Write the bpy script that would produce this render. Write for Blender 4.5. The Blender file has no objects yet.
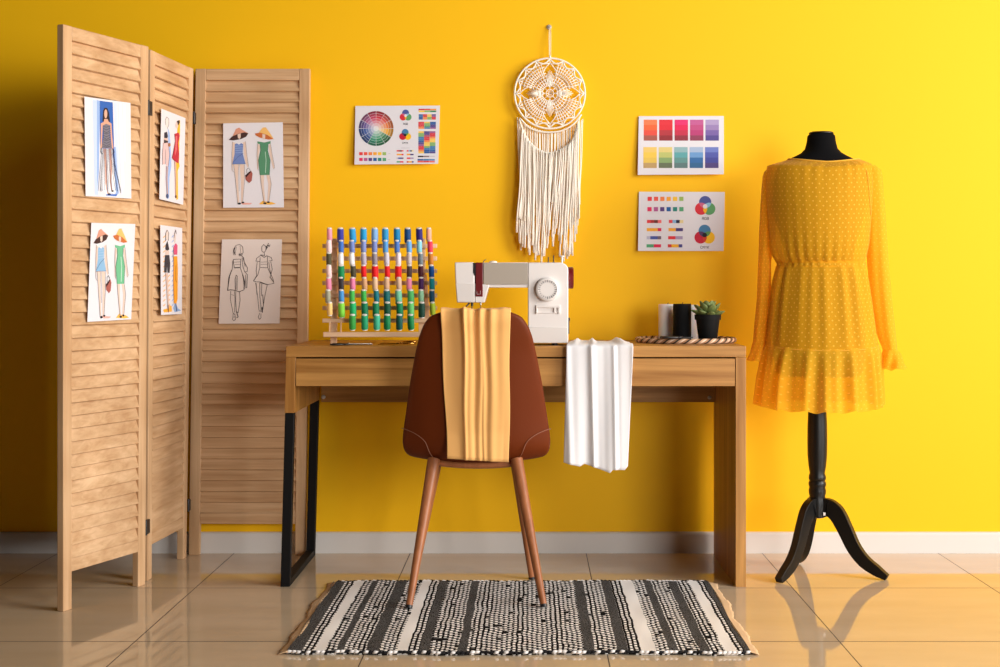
import bpy, math, random
from math import sin, cos, pi, sqrt, radians
from mathutils import Vector, Matrix
from mathutils.geometry import tessellate_polygon
random.seed(7)
SC = bpy.context.scene
COL = SC.collection
# ---------------------------------------------------------------- camera frame
F, CX, CY, CH = 1340.0, 531.0, 289.0, 0.923
def P(px, py, d): return Vector(((px-CX)*d/F, d, CH-(py-CY)*d/F))
def hit(px, py, p0, n):
    """point of the plane (p0, n) seen at a photo pixel, used to trace flat drawings in their own plane"""
    o = Vector((0, 0, CH)); r = Vector(((px-CX)/F, 1, -(py-CY)/F))
    return o + r*((p0-o).dot(n)/r.dot(n))
def lin(c):
    return tuple((x/255/12.92 if x/255 <= .04045 else ((x/255+.055)/1.055)**2.4) for x in c[:3])

# ---------------------------------------------------------------- materials
def newmat(name):
    m = bpy.data.materials.new(name); m.use_nodes = True
    nt = m.node_tree; b = nt.nodes['Principled BSDF']
    return m, nt, b
def N(nt, t, **kw):
    n = nt.nodes.new(t)
    for k, v in kw.items():
        if k.startswith('_'): setattr(n, k[1:], v)
        else: n.inputs[k].default_value = v
    return n
def L(nt, a, b): nt.links.new(a, b)
def mat(name, rgb, rough=.5, metal=0, spec=.5, bump=0, bscale=60, var=0, **kw):
    m, nt, b = newmat(name)
    c = lin(rgb) + (1,)
    b.inputs['Base Color'].default_value = c
    b.inputs['Roughness'].default_value = rough; b.inputs['Metallic'].default_value = metal
    b.inputs['Specular IOR Level'].default_value = spec
    for k, v in kw.items(): b.inputs[k.replace('_', ' ')].default_value = v
    if bump or var:
        tc = N(nt, 'ShaderNodeTexCoord'); no = N(nt, 'ShaderNodeTexNoise', Scale=bscale, Detail=5.0)
        L(nt, tc.outputs['Object'], no.inputs['Vector'])
        if bump:
            bp = N(nt, 'ShaderNodeBump', Strength=bump, Distance=.002)
            L(nt, no.outputs['Fac'], bp.inputs['Height']); L(nt, bp.outputs['Normal'], b.inputs['Normal'])
        if var:
            r = N(nt, 'ShaderNodeValToRGB')
            r.color_ramp.elements[0].position = .3; r.color_ramp.elements[1].position = .7
            r.color_ramp.elements[0].color = tuple(x*(1-var) for x in c[:3])+(1,)
            r.color_ramp.elements[1].color = tuple(min(1, x*(1+var*.5)) for x in c[:3])+(1,)
            L(nt, no.outputs['Fac'], r.inputs['Fac']); L(nt, r.outputs['Color'], b.inputs['Base Color'])
    return m
def wood(name, dark, light, axis, rough=.45, along=2.0, across=45, coat=0, knots=False):
    m, nt, b = newmat(name)
    tc = N(nt, 'ShaderNodeTexCoord'); mp = N(nt, 'ShaderNodeMapping')
    sc = [across]*3; sc['xyz'.index(axis)] = along
    mp.inputs['Scale'].default_value = sc
    L(nt, tc.outputs['Object'], mp.inputs['Vector'])
    n1 = N(nt, 'ShaderNodeTexNoise', Scale=1.0, Detail=6.0, Roughness=.6, Distortion=.6)
    L(nt, mp.outputs['Vector'], n1.inputs['Vector'])
    n2 = N(nt, 'ShaderNodeTexNoise', Scale=.28, Detail=2.0, Distortion=1.2)
    L(nt, mp.outputs['Vector'], n2.inputs['Vector'])
    mx = N(nt, 'ShaderNodeMix', _data_type='FLOAT'); mx.inputs[0].default_value = .45
    L(nt, n1.outputs['Fac'], mx.inputs[2]); L(nt, n2.outputs['Fac'], mx.inputs[3])
    r = N(nt, 'ShaderNodeValToRGB'); e = r.color_ramp.elements
    e[0].position = .36; e[1].position = .62
    e[0].color = lin(dark)+(1,); e[1].color = lin(light)+(1,)
    L(nt, mx.outputs[0], r.inputs['Fac'])
    out = r.outputs['Color']
    if knots:
        n3 = N(nt, 'ShaderNodeTexNoise', Scale=5.0, Detail=1.0)
        L(nt, tc.outputs['Object'], n3.inputs['Vector'])
        r3 = N(nt, 'ShaderNodeValToRGB'); e3 = r3.color_ramp.elements
        e3[0].position = .3; e3[1].position = .7; e3[0].color = (.82, .78, .74, 1); e3[1].color = (1, 1, 1, 1)
        L(nt, n3.outputs['Fac'], r3.inputs['Fac'])
        mm = N(nt, 'ShaderNodeMix', _data_type='RGBA', _blend_type='MULTIPLY'); mm.inputs[0].default_value = 1
        L(nt, out, mm.inputs[6]); L(nt, r3.outputs['Color'], mm.inputs[7]); out = mm.outputs[2]
    L(nt, out, b.inputs['Base Color'])
    bp = N(nt, 'ShaderNodeBump', Strength=.12, Distance=.001)
    L(nt, n1.outputs['Fac'], bp.inputs['Height']); L(nt, bp.outputs['Normal'], b.inputs['Normal'])
    b.inputs['Roughness'].default_value = rough; b.inputs['Specular IOR Level'].default_value = .35
    if coat: b.inputs['Coat Weight'].default_value = coat; b.inputs['Coat Roughness'].default_value = .25
    return m
def ink_mat(name, rough=.6):
    m, nt, b = newmat(name)
    a = N(nt, 'ShaderNodeAttribute', _attribute_name='Col')
    L(nt, a.outputs['Color'], b.inputs['Base Color'])
    b.inputs['Roughness'].default_value = rough; b.inputs['Specular IOR Level'].default_value = .25
    return m
INK = ink_mat('printed_paper')
INKG = ink_mat('painted_detail', .4)

# wall paint
WALLM, nt, b = newmat('yellow_wall_paint')
b.inputs['Base Color'].default_value = lin((252, 192, 10))+(1,)
b.inputs['Roughness'].default_value = .62; b.inputs['Specular IOR Level'].default_value = .25
tc = N(nt, 'ShaderNodeTexCoord'); no = N(nt, 'ShaderNodeTexNoise', Scale=180.0, Detail=3.0)
L(nt, tc.outputs['Object'], no.inputs['Vector'])
bp = N(nt, 'ShaderNodeBump', Strength=.08, Distance=.001)
L(nt, no.outputs['Fac'], bp.inputs['Height']); L(nt, bp.outputs['Normal'], b.inputs['Normal'])

# glazed floor tile: grout lines at the tile pitch measured on the floor
FLOORM, nt, b = newmat('polished_beige_tile')
tc = N(nt, 'ShaderNodeTexCoord'); sx = N(nt, 'ShaderNodeSeparateXYZ')
L(nt, tc.outputs['Object'], sx.inputs[0])
def mth(op, a, bb=None, cc=None, nt=None):
    n = nt.nodes.new('ShaderNodeMath'); n.operation = op
    for i, v in enumerate((a, bb, cc)):
        if v is None: continue
        if isinstance(v, (int, float)): n.inputs[i].default_value = v
        else: nt.links.new(v, n.inputs[i])
    return n.outputs[0]
TX, TY, GX, GY = .6147, .628, -.422, 4.137
def grid_line(out, off, pitch, half, nt):
    f = mth('FRACT', mth('DIVIDE', mth('SUBTRACT', out, off-pitch*20, nt=nt), pitch, nt=nt), nt=nt)
    dd = mth('MULTIPLY', mth('MINIMUM', f, mth('SUBTRACT', 1.0, f, nt=nt), nt=nt), pitch, nt=nt)
    return mth('LESS_THAN', dd, half, nt=nt)
gx = grid_line(sx.outputs[0], GX, TX, .0015, nt); gy = grid_line(sx.outputs[1], GY, TY, .0022, nt)
g = mth('MAXIMUM', gx, gy, nt=nt)
no = N(nt, 'ShaderNodeTexNoise', Scale=2.2, Detail=4.0); mp = N(nt, 'ShaderNodeMapping')
mp.inputs['Scale'].default_value = (1, 3, 1)
L(nt, tc.outputs['Object'], mp.inputs['Vector']); L(nt, mp.outputs['Vector'], no.inputs['Vector'])
r = N(nt, 'ShaderNodeValToRGB'); e = r.color_ramp.elements
e[0].position = .3; e[1].position = .7; e[0].color = lin((204, 180, 148))+(1,); e[1].color = lin((214, 190, 160))+(1,)
L(nt, no.outputs['Fac'], r.inputs['Fac'])
mx = N(nt, 'ShaderNodeMix', _data_type='RGBA'); mx.inputs[7].default_value = lin((70, 58, 48))+(1,)
L(nt, g, mx.inputs[0]); L(nt, r.outputs['Color'], mx.inputs[6]); L(nt, mx.outputs[2], b.inputs['Base Color'])
ro = N(nt, 'ShaderNodeMapRange'); ro.inputs[3].default_value = .045; ro.inputs[4].default_value = .7
L(nt, g, ro.inputs[0]); L(nt, ro.outputs[0], b.inputs['Roughness'])
b.inputs['IOR'].default_value = 1.52

BASEM = mat('white_skirting_paint', (218, 212, 206), .45)
OAKX = wood('oak_veneer_along_top', (150, 98, 42), (198, 144, 78), 'x', .42)
OAKZ = wood('oak_veneer_upright', (150, 98, 42), (198, 144, 78), 'z', .42)
OAKY = wood('oak_veneer_depth', (150, 100, 50), (186, 136, 78), 'y', .42)
PINEZ = wood('pine_upright', (198, 154, 110), (228, 190, 148), 'z', .6, knots=True)
PINEX = wood('pine_slats', (198, 154, 110), (228, 190, 148), 'x', .6, along=3, across=60, knots=True)
PINEY = wood('pine_slats_turned', (198, 154, 110), (228, 190, 148), 'y', .6, along=3, across=60, knots=True)
BEECH = wood('pale_beech', (222, 178, 138), (240, 204, 168), 'x', .5)
LEGW = wood('brown_leg_wood', (140, 84, 48), (172, 106, 66), 'z', .4, along=3, across=60)
BLACKMETAL = mat('black_powder_coat', (7, 6, 7), .6, spec=.25)
BLACKWOOD = mat('black_painted_wood', (9, 8, 8), .38, spec=.35)
BLACKCLOTH = mat('black_form_fabric', (7, 6, 8), .95, spec=.15, bump=.2, bscale=400)
LEATHER = mat('brown_leather', (104, 42, 8), .5, bump=.12, bscale=220, spec=.18)
PIPING = mat('leather_seam', (150, 96, 72), .6)
UNDER = mat('dark_underside', (38, 26, 22), .7)
WHITEP = mat('white_machine_plastic', (226, 218, 212), .35)
WHITED = mat('white_machine_face', (232, 224, 219), .35)
GREYP = mat('taupe_machine_panel', (172, 160, 146), .4)
MAROON = mat('maroon_plastic', (104, 18, 22), .35)
DARKP = mat('dark_plastic', (30, 27, 28), .4)
STEEL = mat('steel', (170, 168, 166), .3, metal=1)
ZINC = mat('zinc_plate', (190, 184, 176), .45)
GOLD = mat('brass_gold', (212, 160, 80), .25, metal=1)
CORD = mat('cotton_cord', (248, 236, 220), .85, bump=.4, bscale=500)
CORDF = mat('cotton_fringe', (252, 242, 228), .9, bump=.4, bscale=400)
WAXW = mat('white_wax', (246, 238, 234), .5, Subsurface_Weight=.15)
WAXB = mat('black_wax', (6, 5, 6), .75, spec=.2)
POTB = mat('black_pot', (9, 8, 8), .75, spec=.25)
SOIL = mat('dark_soil', (40, 30, 22), .95, bump=.5)
LEAF = mat('succulent_green', (104, 118, 62), .6, var=.25, bscale=40)
TAN = mat('tan_hem', (214, 178, 136), .9, bump=.6, bscale=300)
PAPER = (226, 222, 227)

def cloth(name, rgb, transl=.25, transp=0, dots=False, bscale=900):
    m, nt, b = newmat(name)
    c = lin(rgb)+(1,)
    b.inputs['Base Color'].default_value = c; b.inputs['Roughness'].default_value = .75
    b.inputs['Specular IOR Level'].default_value = .2
    b.inputs['Sheen Weight'].default_value = .15
    tc = N(nt, 'ShaderNodeTexCoord')
    out = nt.nodes['Material Output']
    tr = N(nt, 'ShaderNodeBsdfTranslucent'); tr.inputs[0].default_value = c
    m1 = N(nt, 'ShaderNodeMixShader'); m1.inputs[0].default_value = transl
    L(nt, b.outputs[0], m1.inputs[1]); L(nt, tr.outputs[0], m1.inputs[2])
    last = m1.outputs[0]
    fac = None
    if dots:
        sx = N(nt, 'ShaderNodeSeparateXYZ'); L(nt, tc.outputs['UV'], sx.inputs[0])
        px, py = .0190, .0255
        v = mth('DIVIDE', sx.outputs[1], py, nt=nt)
        u = mth('DIVIDE', sx.outputs[0], px, nt=nt)
        def cell(u, v):
            fu = mth('SUBTRACT', mth('FRACT', u, nt=nt), .5, nt=nt); fv = mth('MULTIPLY', mth('SUBTRACT', mth('FRACT', v, nt=nt), .5, nt=nt), 1.34, nt=nt)
            return mth('LESS_THAN', mth('ADD', mth('MULTIPLY', fu, fu, nt=nt), mth('MULTIPLY', fv, fv, nt=nt), nt=nt), 0.0125, nt=nt)
        dd = mth('MAXIMUM', cell(u, v), cell(mth('ADD', u, .5, nt=nt), mth('ADD', v, .5, nt=nt)), nt=nt)
        mx = N(nt, 'ShaderNodeMix', _data_type='RGBA'); mx.inputs[6].default_value = c
        mx.inputs[7].default_value = lin((255, 200, 70))+(1,)
        L(nt, dd, mx.inputs[0]); L(nt, mx.outputs[2], b.inputs['Base Color'])
        fac = mth('MULTIPLY', mth('SUBTRACT', 1.0, dd, nt=nt), transp, nt=nt)
    if transp:
        tp = N(nt, 'ShaderNodeBsdfTransparent'); tp.inputs[0].default_value = (1, .96, .82, 1) if dots else (1, 1, 1, 1)
        m2 = N(nt, 'ShaderNodeMixShader'); m2.inputs[0].default_value = transp
        if fac is not None: L(nt, fac, m2.inputs[0])
        L(nt, last, m2.inputs[1]); L(nt, tp.outputs[0], m2.inputs[2]); last = m2.outputs[0]
    L(nt, last, out.inputs[0])
    return m
DRESS = cloth('yellow_dotted_chiffon', (252, 180, 24), .30, .26, True)
SLEEVE = cloth('yellow_sheer_chiffon', (253, 188, 34), .35, .26, True)
FABY = cloth('apricot_satin', (252, 192, 116), .12)
WHITEV = cloth('white_voile', (253, 251, 252), .25, .06)

# ---------------------------------------------------------------- mesh builder
class MB:
    def __init__(s): s.v = []; s.f = []; s.c = []; s.uv = []; s.m = []
    def add(s, vs, fs, col=None, uvs=None, mi=0):
        b = len(s.v); s.v += [tuple(v) for v in vs]
        for f in fs:
            s.f.append(tuple(i+b for i in f)); s.c.append(col); s.m.append(mi)
            s.uv.append([uvs[i] for i in f] if uvs else None)
        return s
    def box(s, x0, x1, y0, y1, z0, z1, col=None, mi=0):
        return s.add([(x, y, z) for x in (x0, x1) for y in (y0, y1) for z in (z0, z1)],
                     [(0, 1, 3, 2), (4, 6, 7, 5), (0, 4, 5, 1), (2, 3, 7, 6), (0, 2, 6, 4), (1, 5, 7, 3)], col, mi=mi)
    def prism(s, pts, y0, y1, col=None, mi=0):
        """(x, z) outline pushed from y0 to y1"""
        n = len(pts)
        vs = [(x, y0, z) for x, z in pts]+[(x, y1, z) for x, z in pts]
        a = sum(pts[i][0]*pts[(i+1) % n][1]-pts[(i+1) % n][0]*pts[i][1] for i in range(n))
        fs = [tuple(range(n)), tuple(reversed(range(n, 2*n)))] + [(i, i+n, (i+1) % n+n, (i+1) % n) for i in range(n)]
        if a < 0: fs = [tuple(reversed(f)) for f in fs]
        return s.add(vs, fs, col, mi=mi)
    def tube(s, pts, r, n=8, col=None, cap=True, mi=0, rfun=None):
        pts = [Vector(p) for p in pts]; k = len(pts); vs = []
        up = None
        for i, p in enumerate(pts):
            t = (pts[min(i+1, k-1)]-pts[max(i-1, 0)])
            t = t.normalized() if t.length > 1e-9 else Vector((0, 0, 1))
            if up is None:
                up = t.orthogonal().normalized()
            up = (up - t*up.dot(t)); up = up.normalized() if up.length > 1e-6 else t.orthogonal().normalized()
            q = t.cross(up)
            rr = r[i] if isinstance(r, (list, tuple)) else r
            for j in range(n):
                a = 2*pi*j/n; vs.append(p+(up*cos(a)+q*sin(a))*rr)
        fs = [(i*n+j, i*n+(j+1) % n, (i+1)*n+(j+1) % n, (i+1)*n+j) for i in range(k-1) for j in range(n)]
        if cap: fs += [tuple(reversed(range(n))), tuple(range((k-1)*n, k*n))]
        return s.add(vs, fs, col, mi=mi)
    def lathe(s, prof, c=(0, 0, 0), n=24, axis=None, col=None, mi=0, closed=True, sy=1.0):
        """prof: [(r, h)] around z (or the matrix axis)"""
        vs = []
        for r, h in prof:
            for j in range(n):
                a = 2*pi*j/n; v = Vector((r*cos(a), r*sin(a)*sy, h))
                if axis is not None: v = axis @ v
                vs.append(v+Vector(c))
        k = len(prof)
        fs = [(i*n+j, i*n+(j+1) % n, (i+1)*n+(j+1) % n, (i+1)*n+j) for i in range(k-1) for j in range(n)]
        if closed: fs += [tuple(reversed(range(n))), tuple(range((k-1)*n, k*n))]
        return s.add(vs, fs, col, mi=mi)
    def grid(s, fn, nu, nv, col=None, wrap=False, uvf=None, mi=0):
        vs = []; uvs = []
        for j in range(nv+1):
            for i in range(nu+1 if not wrap else nu):
                u, v = i/nu, j/nv
                vs.append(fn(u, v)); 
        w = nu+1 if not wrap else nu
        fs = []
        b = len(s.v); s.v += [tuple(v) for v in vs]
        for j in range(nv):
            for i in range(nu):
                i2 = (i+1) % w if wrap else i+1
                s.f.append((b+j*w+i, b+j*w+i2, b+(j+1)*w+i2, b+(j+1)*w+i)); s.c.append(col); s.m.append(mi)
                s.uv.append([uvf(i/nu, j/nv), uvf((i+1)/nu, j/nv), uvf((i+1)/nu, (j+1)/nv), uvf(i/nu, (j+1)/nv)] if uvf else None)
        return s
    def ball(s, c, r, sc=(1, 1, 1), n=12, m=8, col=None, rot=None, mi=0):
        vs = []
        for j in range(m+1):
            ph = pi*j/m
            for i in range(n):
                a = 2*pi*i/n
                v = Vector((r*sin(ph)*cos(a)*sc[0], r*sin(ph)*sin(a)*sc[1], -r*cos(ph)*sc[2]))
                if rot is not None: v = rot @ v
                vs.append(v+Vector(c))
        fs = [(j*n+i, j*n+(i+1) % n, (j+1)*n+(i+1) % n, (j+1)*n+i) for j in range(m) for i in range(n)]
        return s.add(vs, fs, col, mi=mi)
ROOT = {}
def link(name, mb, mats, parent=None, smooth=False, bevel=0, sub=0, solid=0, segs=2, offset=-1):
    me = bpy.data.meshes.new(name)
    off = Vector((0, 0, 0))
    if parent is not None:
        p = parent
        while p.parent: p = p.parent
        off = p.location.copy()
    me.from_pydata([tuple(Vector(v)-off) for v in mb.v], [], mb.f)
    if not isinstance(mats, (list, tuple)): mats = [mats]
    for m in mats: me.materials.append(m)
    if len(mats) > 1:
        for p, mi in zip(me.polygons, mb.m): p.material_index = mi
    if any(c is not None for c in mb.c):
        at = me.color_attributes.new('Col', 'FLOAT_COLOR', 'CORNER')
        for p, c in zip(me.polygons, mb.c):
            cc = (lin(c) if c else (1, 1, 1))+(1,)
            for li in p.loop_indices: at.data[li].color = cc
    if any(u is not None for u in mb.uv):
        ul = me.uv_layers.new(name='UVMap')
        for p, u in zip(me.polygons, mb.uv):
            if u:
                for li, q in zip(p.loop_indices, u): ul.data[li].uv = q
    if smooth:
        for p in me.polygons: p.use_smooth = True
    me.validate(); me.update()
    o = bpy.data.objects.new(name, me); COL.objects.link(o)
    if parent is not None: o.parent = parent
    if solid:
        md = o.modifiers.new('thickness', 'SOLIDIFY'); md.thickness = solid; md.offset = offset
    if sub:
        md = o.modifiers.new('smooth', 'SUBSURF'); md.levels = sub; md.render_levels = sub
    if bevel:
        md = o.modifiers.new('bevel', 'BEVEL'); md.width = bevel; md.segments = segs; md.limit_method = 'ANGLE'; md.angle_limit = radians(40)
        for p in me.polygons: p.use_smooth = True
        try: me.set_sharp_from_angle(angle=radians(40))
        except Exception: pass
    elif smooth == 'auto':
        try: me.set_sharp_from_angle(angle=radians(45))
        except Exception: pass
    return o
def thing(name, label, cat, loc, group=None):
    o = bpy.data.objects.new(name, None); COL.objects.link(o); o.location = loc
    o.empty_display_size = .05
    o['label'] = label; o['category'] = cat
    if group: o['group'] = group
    return o
def tag(o, label, cat, group=None):
    o['label'] = label; o['category'] = cat
    if group: o['group'] = group
    return o
def struct(name, mb, m, **k):
    o = link(name, mb, m, **k); o['kind'] = 'structure'; return o
def lerp(a, b, t): return a+(b-a)*t
def interp(tab, x):
    """piecewise linear table [(x, v...)]"""
    if x <= tab[0][0]: return tab[0][1:] if len(tab[0]) > 2 else tab[0][1]
    for a, b in zip(tab, tab[1:]):
        if x <= b[0]:
            t = (x-a[0])/(b[0]-a[0]); t2 = t
            r = tuple(lerp(p, q, t2) for p, q in zip(a[1:], b[1:]))
            return r if len(r) > 1 else r[0]
    return tab[-1][1:] if len(tab[-1]) > 2 else tab[-1][1]
def crom(pts, n):
    """Catmull-Rom through points"""
    pts = [Vector(p) for p in pts]; out = []
    q = [pts[0]*2-pts[1]]+pts+[pts[-1]*2-pts[-2]]
    for i in range(1, len(q)-2):
        for k in range(n):
            t = k/n; a, b_, c, d = q[i-1], q[i], q[i+1], q[i+2]
            out.append(.5*((2*b_)+(c-a)*t+(2*a-5*b_+4*c-d)*t*t+(3*b_-a-3*c+d)*t**3))
    out.append(pts[-1]); return out

# ---------------------------------------------------------------- room
WY = 4.695
struct('floor', MB().box(-4.5, 4.5, -2.5, WY, -.05, 0), FLOORM)
struct('wall_back', MB().box(-4.5, 4.5, WY, WY+.12, 0, 2.75), WALLM)
bb = MB(); bb.prism([(0, 0), (.015, 0), (.015, .066), (.011, .072), (0, .073)], 0, 1)
v = [(lerp(-4.5, 4.5, y), WY-x, z) for x, y, z in bb.v]
bm = MB(); bm.add(v, bb.f)
struct('baseboard_back', bm, BASEM)

# ---------------------------------------------------------------- folding louvred screen
ST = 1.68
scr = thing('folding_screen', 'light pine louvred folding screen with three panels and pinned fashion sketches', 'room divider', (-1.19, 4.2, 0))
PAN = [((-1.3365, 3.829), (-1.199, 4.185), 0, .010), ((-1.207, 4.236), (-1.172, 4.606), .010, .024), ((-1.176, 4.648), (-.774, 4.645), .024, .014)]
PLANE = []
for k, (a, b2, l0, l1) in enumerate(PAN):
    ST = 1.687 if k == 2 else 1.68
    A = Vector((a[0], a[1], 0)); B = Vector((b2[0], b2[1], 0)); t = (B-A).normalized(); W = (B-A).length
    n = Vector((t.y, -t.x, 0))   # towards the room
    if k == 2: n = Vector((t.y, -t.x, 0))
    PLANE.append((A, n, t, W))
    th = .022
    def M(u, h, q, A=A, t=t, n=n, W=W, l0=l0, l1=l1):
        """u along the panel in metres, h height, q out of the face"""
        sh = lerp(l0, l1, min(1, max(0, u/W)))
        p = A+t*u+n*q; return (p.x-sh*(ST-h)/ST+sh*.5, p.y, h)
    def slab(mb, u0, u1, h0, h1, q0, q1):
        vs = [M(u, h, q) for u in (u0, u1) for q in (q1, q0) for h in (h0, h1)]
        mb.add(vs, [(0, 1, 3, 2), (4, 6, 7, 5), (0, 4, 5, 1), (2, 3, 7, 6), (0, 2, 6, 4), (1, 5, 7, 3)])
    sw = .037
    PY = PINEX if k == 2 else PINEY
    fr = MB(); slab(fr, 0, sw, 0, ST, -th, 0); slab(fr, W-sw, W, 0, ST, -th, 0)
    nb = len(fr.f); slab(fr, sw, W-sw, ST-.040, ST-.0005, -th+.0005, -.0005); slab(fr, sw, W-sw, .108, .146, -th+.0005, -.0005)
    for i in range(nb, len(fr.f)): fr.m[i] = 1
    fo = link('panel_frame', fr, [PINEZ, PY], scr, bevel=.002)
    sl = MB(); ns = 40; h0, h1 = .146, ST-.040; pit = (h1-h0)/ns
    for i in range(ns):
        z = h0+pit*i; wob = random.uniform(-.0006, .0006)
        # tilted board: low edge out in front, top edge tucked behind the board above
        q = [(-.006+wob, z-.0015), (.0005+wob, z+.001), (-.014, z+pit+.006), (-.0195, z+pit+.003)]
        if i == ns-1: q[2] = (-.012, z+pit-.0005); q[3] = (-.018, z+pit-.0005)
        if i == 0: q[0] = (-.006, z+.0005); q[1] = (0, z+.001)
        vs = [M(sw, h, qq) for qq, h in q]+[M(W-sw, h, qq) for qq, h in q]
        sl.add(vs, [(0, 1, 2, 3), (7, 6, 5, 4), (0, 4, 5, 1), (1, 5, 6, 2), (2, 6, 7, 3), (3, 7, 4, 0)])
    # grain runs along each board: orient texture through the object's own rotation
    so = link('louvre_slats', sl, PY, fo)
    PAN[k] = PAN[k]+(M,)
for (px, py, d) in ((149.5, 108, 4.20), (147, 527, 4.20)):
    h = MB(); p = P(px, py, d); h.box(p.x-.004, p.x+.004, p.y-.012, p.y+.02, p.z-.022, p.z+.022); h.tube([(p.x, p.y-.012, p.z-.024), (p.x, p.y-.012, p.z+.024)], .0045)
    link('hinge', h, DARKP, scr, bevel=.001)
for (px, py, d) in ((194.5, 118, 4.62), (189, 505, 4.62)):
    h = MB(); p = P(px, py, d); h.box(p.x-.003, p.x+.003, p.y-.006, p.y+.012, p.z-.02, p.z+.02); h.tube([(p.x, p.y-.008, p.z-.022), (p.x, p.y-.008, p.z+.022)], .004)
    link('hinge', h, DARKP, scr, bevel=.001)

# ---------------------------------------------------------------- flat drawings traced in their own plane
class Sheet:
    def __init__(s, p0, n, ox, oy, sc):
        s.p0 = Vector(p0); s.n = n.normalized(); s.o = (ox, oy, sc); s.mb = MB(); s.lay = 0
    def pt(s, x, y, lift=0):
        ox, oy, sc = s.o
        return hit(ox+x/sc, oy+y/sc, s.p0, s.n)+s.n*lift
    def lift(s, l): return .0009+.00022*l
    def page(s, corners, col=PAPER, th=.0006, nu=8, nv=8, curl=None):
        c = [s.pt(*q) for q in corners]  # TL TR BR BL
        def f(u, v, back):
            p = (c[0]*(1-u)+c[1]*u)*(1-v)+(c[3]*(1-u)+c[2]*u)*v
            return p+s.n*((curl(u, v) if curl else 0)+(0 if back else th))
        s.mb.grid(lambda u, v: f(u, v, False), nu, nv, col)
        s.mb.grid(lambda u, v: f(1-u, v, True), nu, nv, col)
        # rim
        ring = [(i/nu, 0) for i in range(nu)]+[(1, i/nv) for i in range(nv)]+[(1-i/nu, 1) for i in range(nu)]+[(0, 1-i/nv) for i in range(nv)]
        m = len(ring)
        vs = [f(u, v, False) for u, v in ring]+[f(u, v, True) for u, v in ring]
        s.mb.add(vs, [(i, i+m, (i+1) % m+m, (i+1) % m) for i in range(m)], col)
        if not curl: s.base = 0
    def poly(s, col, pts, lay=0):
        ps = [s.pt(x, y, s.lift(lay)) for x, y in pts]
        tri = tessellate_polygon([[Vector((x, y, 0)) for x, y in pts]])
        fs = []
        for t in tri:
            a, b_, c = (ps[i] for i in t)
            fs.append(tuple(t) if (b_-a).cross(c-a).dot(s.n) > 0 else tuple(reversed(t)))
        s.mb.add(ps, fs, col)
    def rect(s, col, x0, y0, x1, y1, lay=0): s.poly(col, [(x0, y0), (x1, y0), (x1, y1), (x0, y1)], lay)
    def ell(s, col, x, y, rx, ry, lay=0, n=24, rot=0):
        s.poly(col, [(x+rx*cos(a)*cos(rot)-ry*sin(a)*sin(rot), y+rx*cos(a)*sin(rot)+ry*sin(a)*cos(rot)) for a in (2*pi*i/n for i in range(n))], lay)
    def line(s, col, pts, w=1.6, lay=2):
        for (x0, y0), (x1, y1) in zip(pts, pts[1:]):
            dx, dy = x1-x0, y1-y0; l = math.hypot(dx, dy) or 1
            nx, ny = -dy/l*w/2, dx/l*w/2; ex, ey = dx/l*w*.25, dy/l*w*.25
            s.poly(col, [(x0+nx-ex, y0+ny-ey), (x1+nx+ex, y1+ny+ey), (x1-nx+ex, y1-ny+ey), (x0-nx-ex, y0-ny-ey)], lay)
    def done(s, name, label, cat, group=None):
        return tag(link(name, s.mb, INK), label, cat, group)
def panel_sheet(k, ox, oy, sc, out=.004):
    A, n, t, W = PLANE[k]
    return Sheet(A+n*out, n, ox, oy, sc)
SKG = 'fashion sketches pinned to the folding screen'
SKIN = (226, 200, 184); PENC = (120, 108, 108); BLK = (40, 36, 42)

# sketch: gown with train on blue wash (left panel, upper)
s = panel_sheet(0, 80, 90, 5.8)
s.page([(25, 38), (292, 75), (297, 630), (32, 615)])
s.poly((196, 212, 240), [(72, 55), (112, 62), (104, 610), (84, 608)])
s.poly((150, 178, 226), [(96, 58), (114, 62), (108, 480), (98, 560)], 1)
s.poly((52, 98, 176), [(112, 62), (188, 72), (196, 330), (204, 460), (190, 600), (150, 612), (128, 440), (114, 300)], 1)
s.poly((206, 218, 242), [(196, 73), (212, 75), (228, 600), (212, 612)])
s.poly((214, 224, 244), [(224, 77), (240, 79), (256, 560), (240, 612)])
s.poly((224, 232, 246), [(250, 82), (262, 84), (262, 420), (254, 400)])
s.poly((150, 176, 224), [(192, 330), (206, 330), (222, 600), (204, 612), (196, 460)], 1)
s.poly((240, 240, 244), [(122, 340), (186, 340), (206, 596), (150, 606), (116, 560)], 2)
s.poly((44, 36, 42), [(132, 118), (140, 104), (156, 104), (166, 130), (172, 182), (160, 190), (140, 184), (128, 182)], 2)
s.ell((216, 168, 146), 147, 138, 9, 26, 3)
s.poly((214, 160, 136), [(138, 168), (158, 168), (164, 184), (180, 194), (184, 262), (192, 338), (184, 346), (176, 280), (172, 205), (130, 204), (126, 285), (124, 345), (116, 340), (118, 262), (118, 194), (136, 184)], 3)
s.poly((120, 116, 128), [(132, 204), (150, 196), (170, 204), (170, 270), (182, 338), (122, 338), (134, 270)], 4)
for i in range(10): s.line((54, 48, 60), [(130+i % 2*3, 210+i*13), (150, 216+i*13+(i % 3)*3), (174, 208+i*13)], 2.4, 5)
s.poly((210, 164, 146), [(132, 340), (150, 340), (156, 450), (152, 560), (164, 600), (156, 602), (144, 540), (142, 450)], 3)
s.poly((206, 158, 140), [(162, 340), (180, 340), (184, 450), (180, 540), (186, 580), (178, 582), (170, 530), (170, 440)], 3)
for i in range(15):
    x0 = 124+i*4.4; x1 = 104+i*9.5+random.uniform(-6, 6)
    s.line((64, 58, 74) if i % 3 else (96, 104, 140), [(x0, 342), (lerp(x0, x1, .35), 440+random.uniform(-10, 10)), (lerp(x0, x1, .75), 530), (x1, 596+random.uniform(-14, 8))], 2.0, 4)
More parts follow.
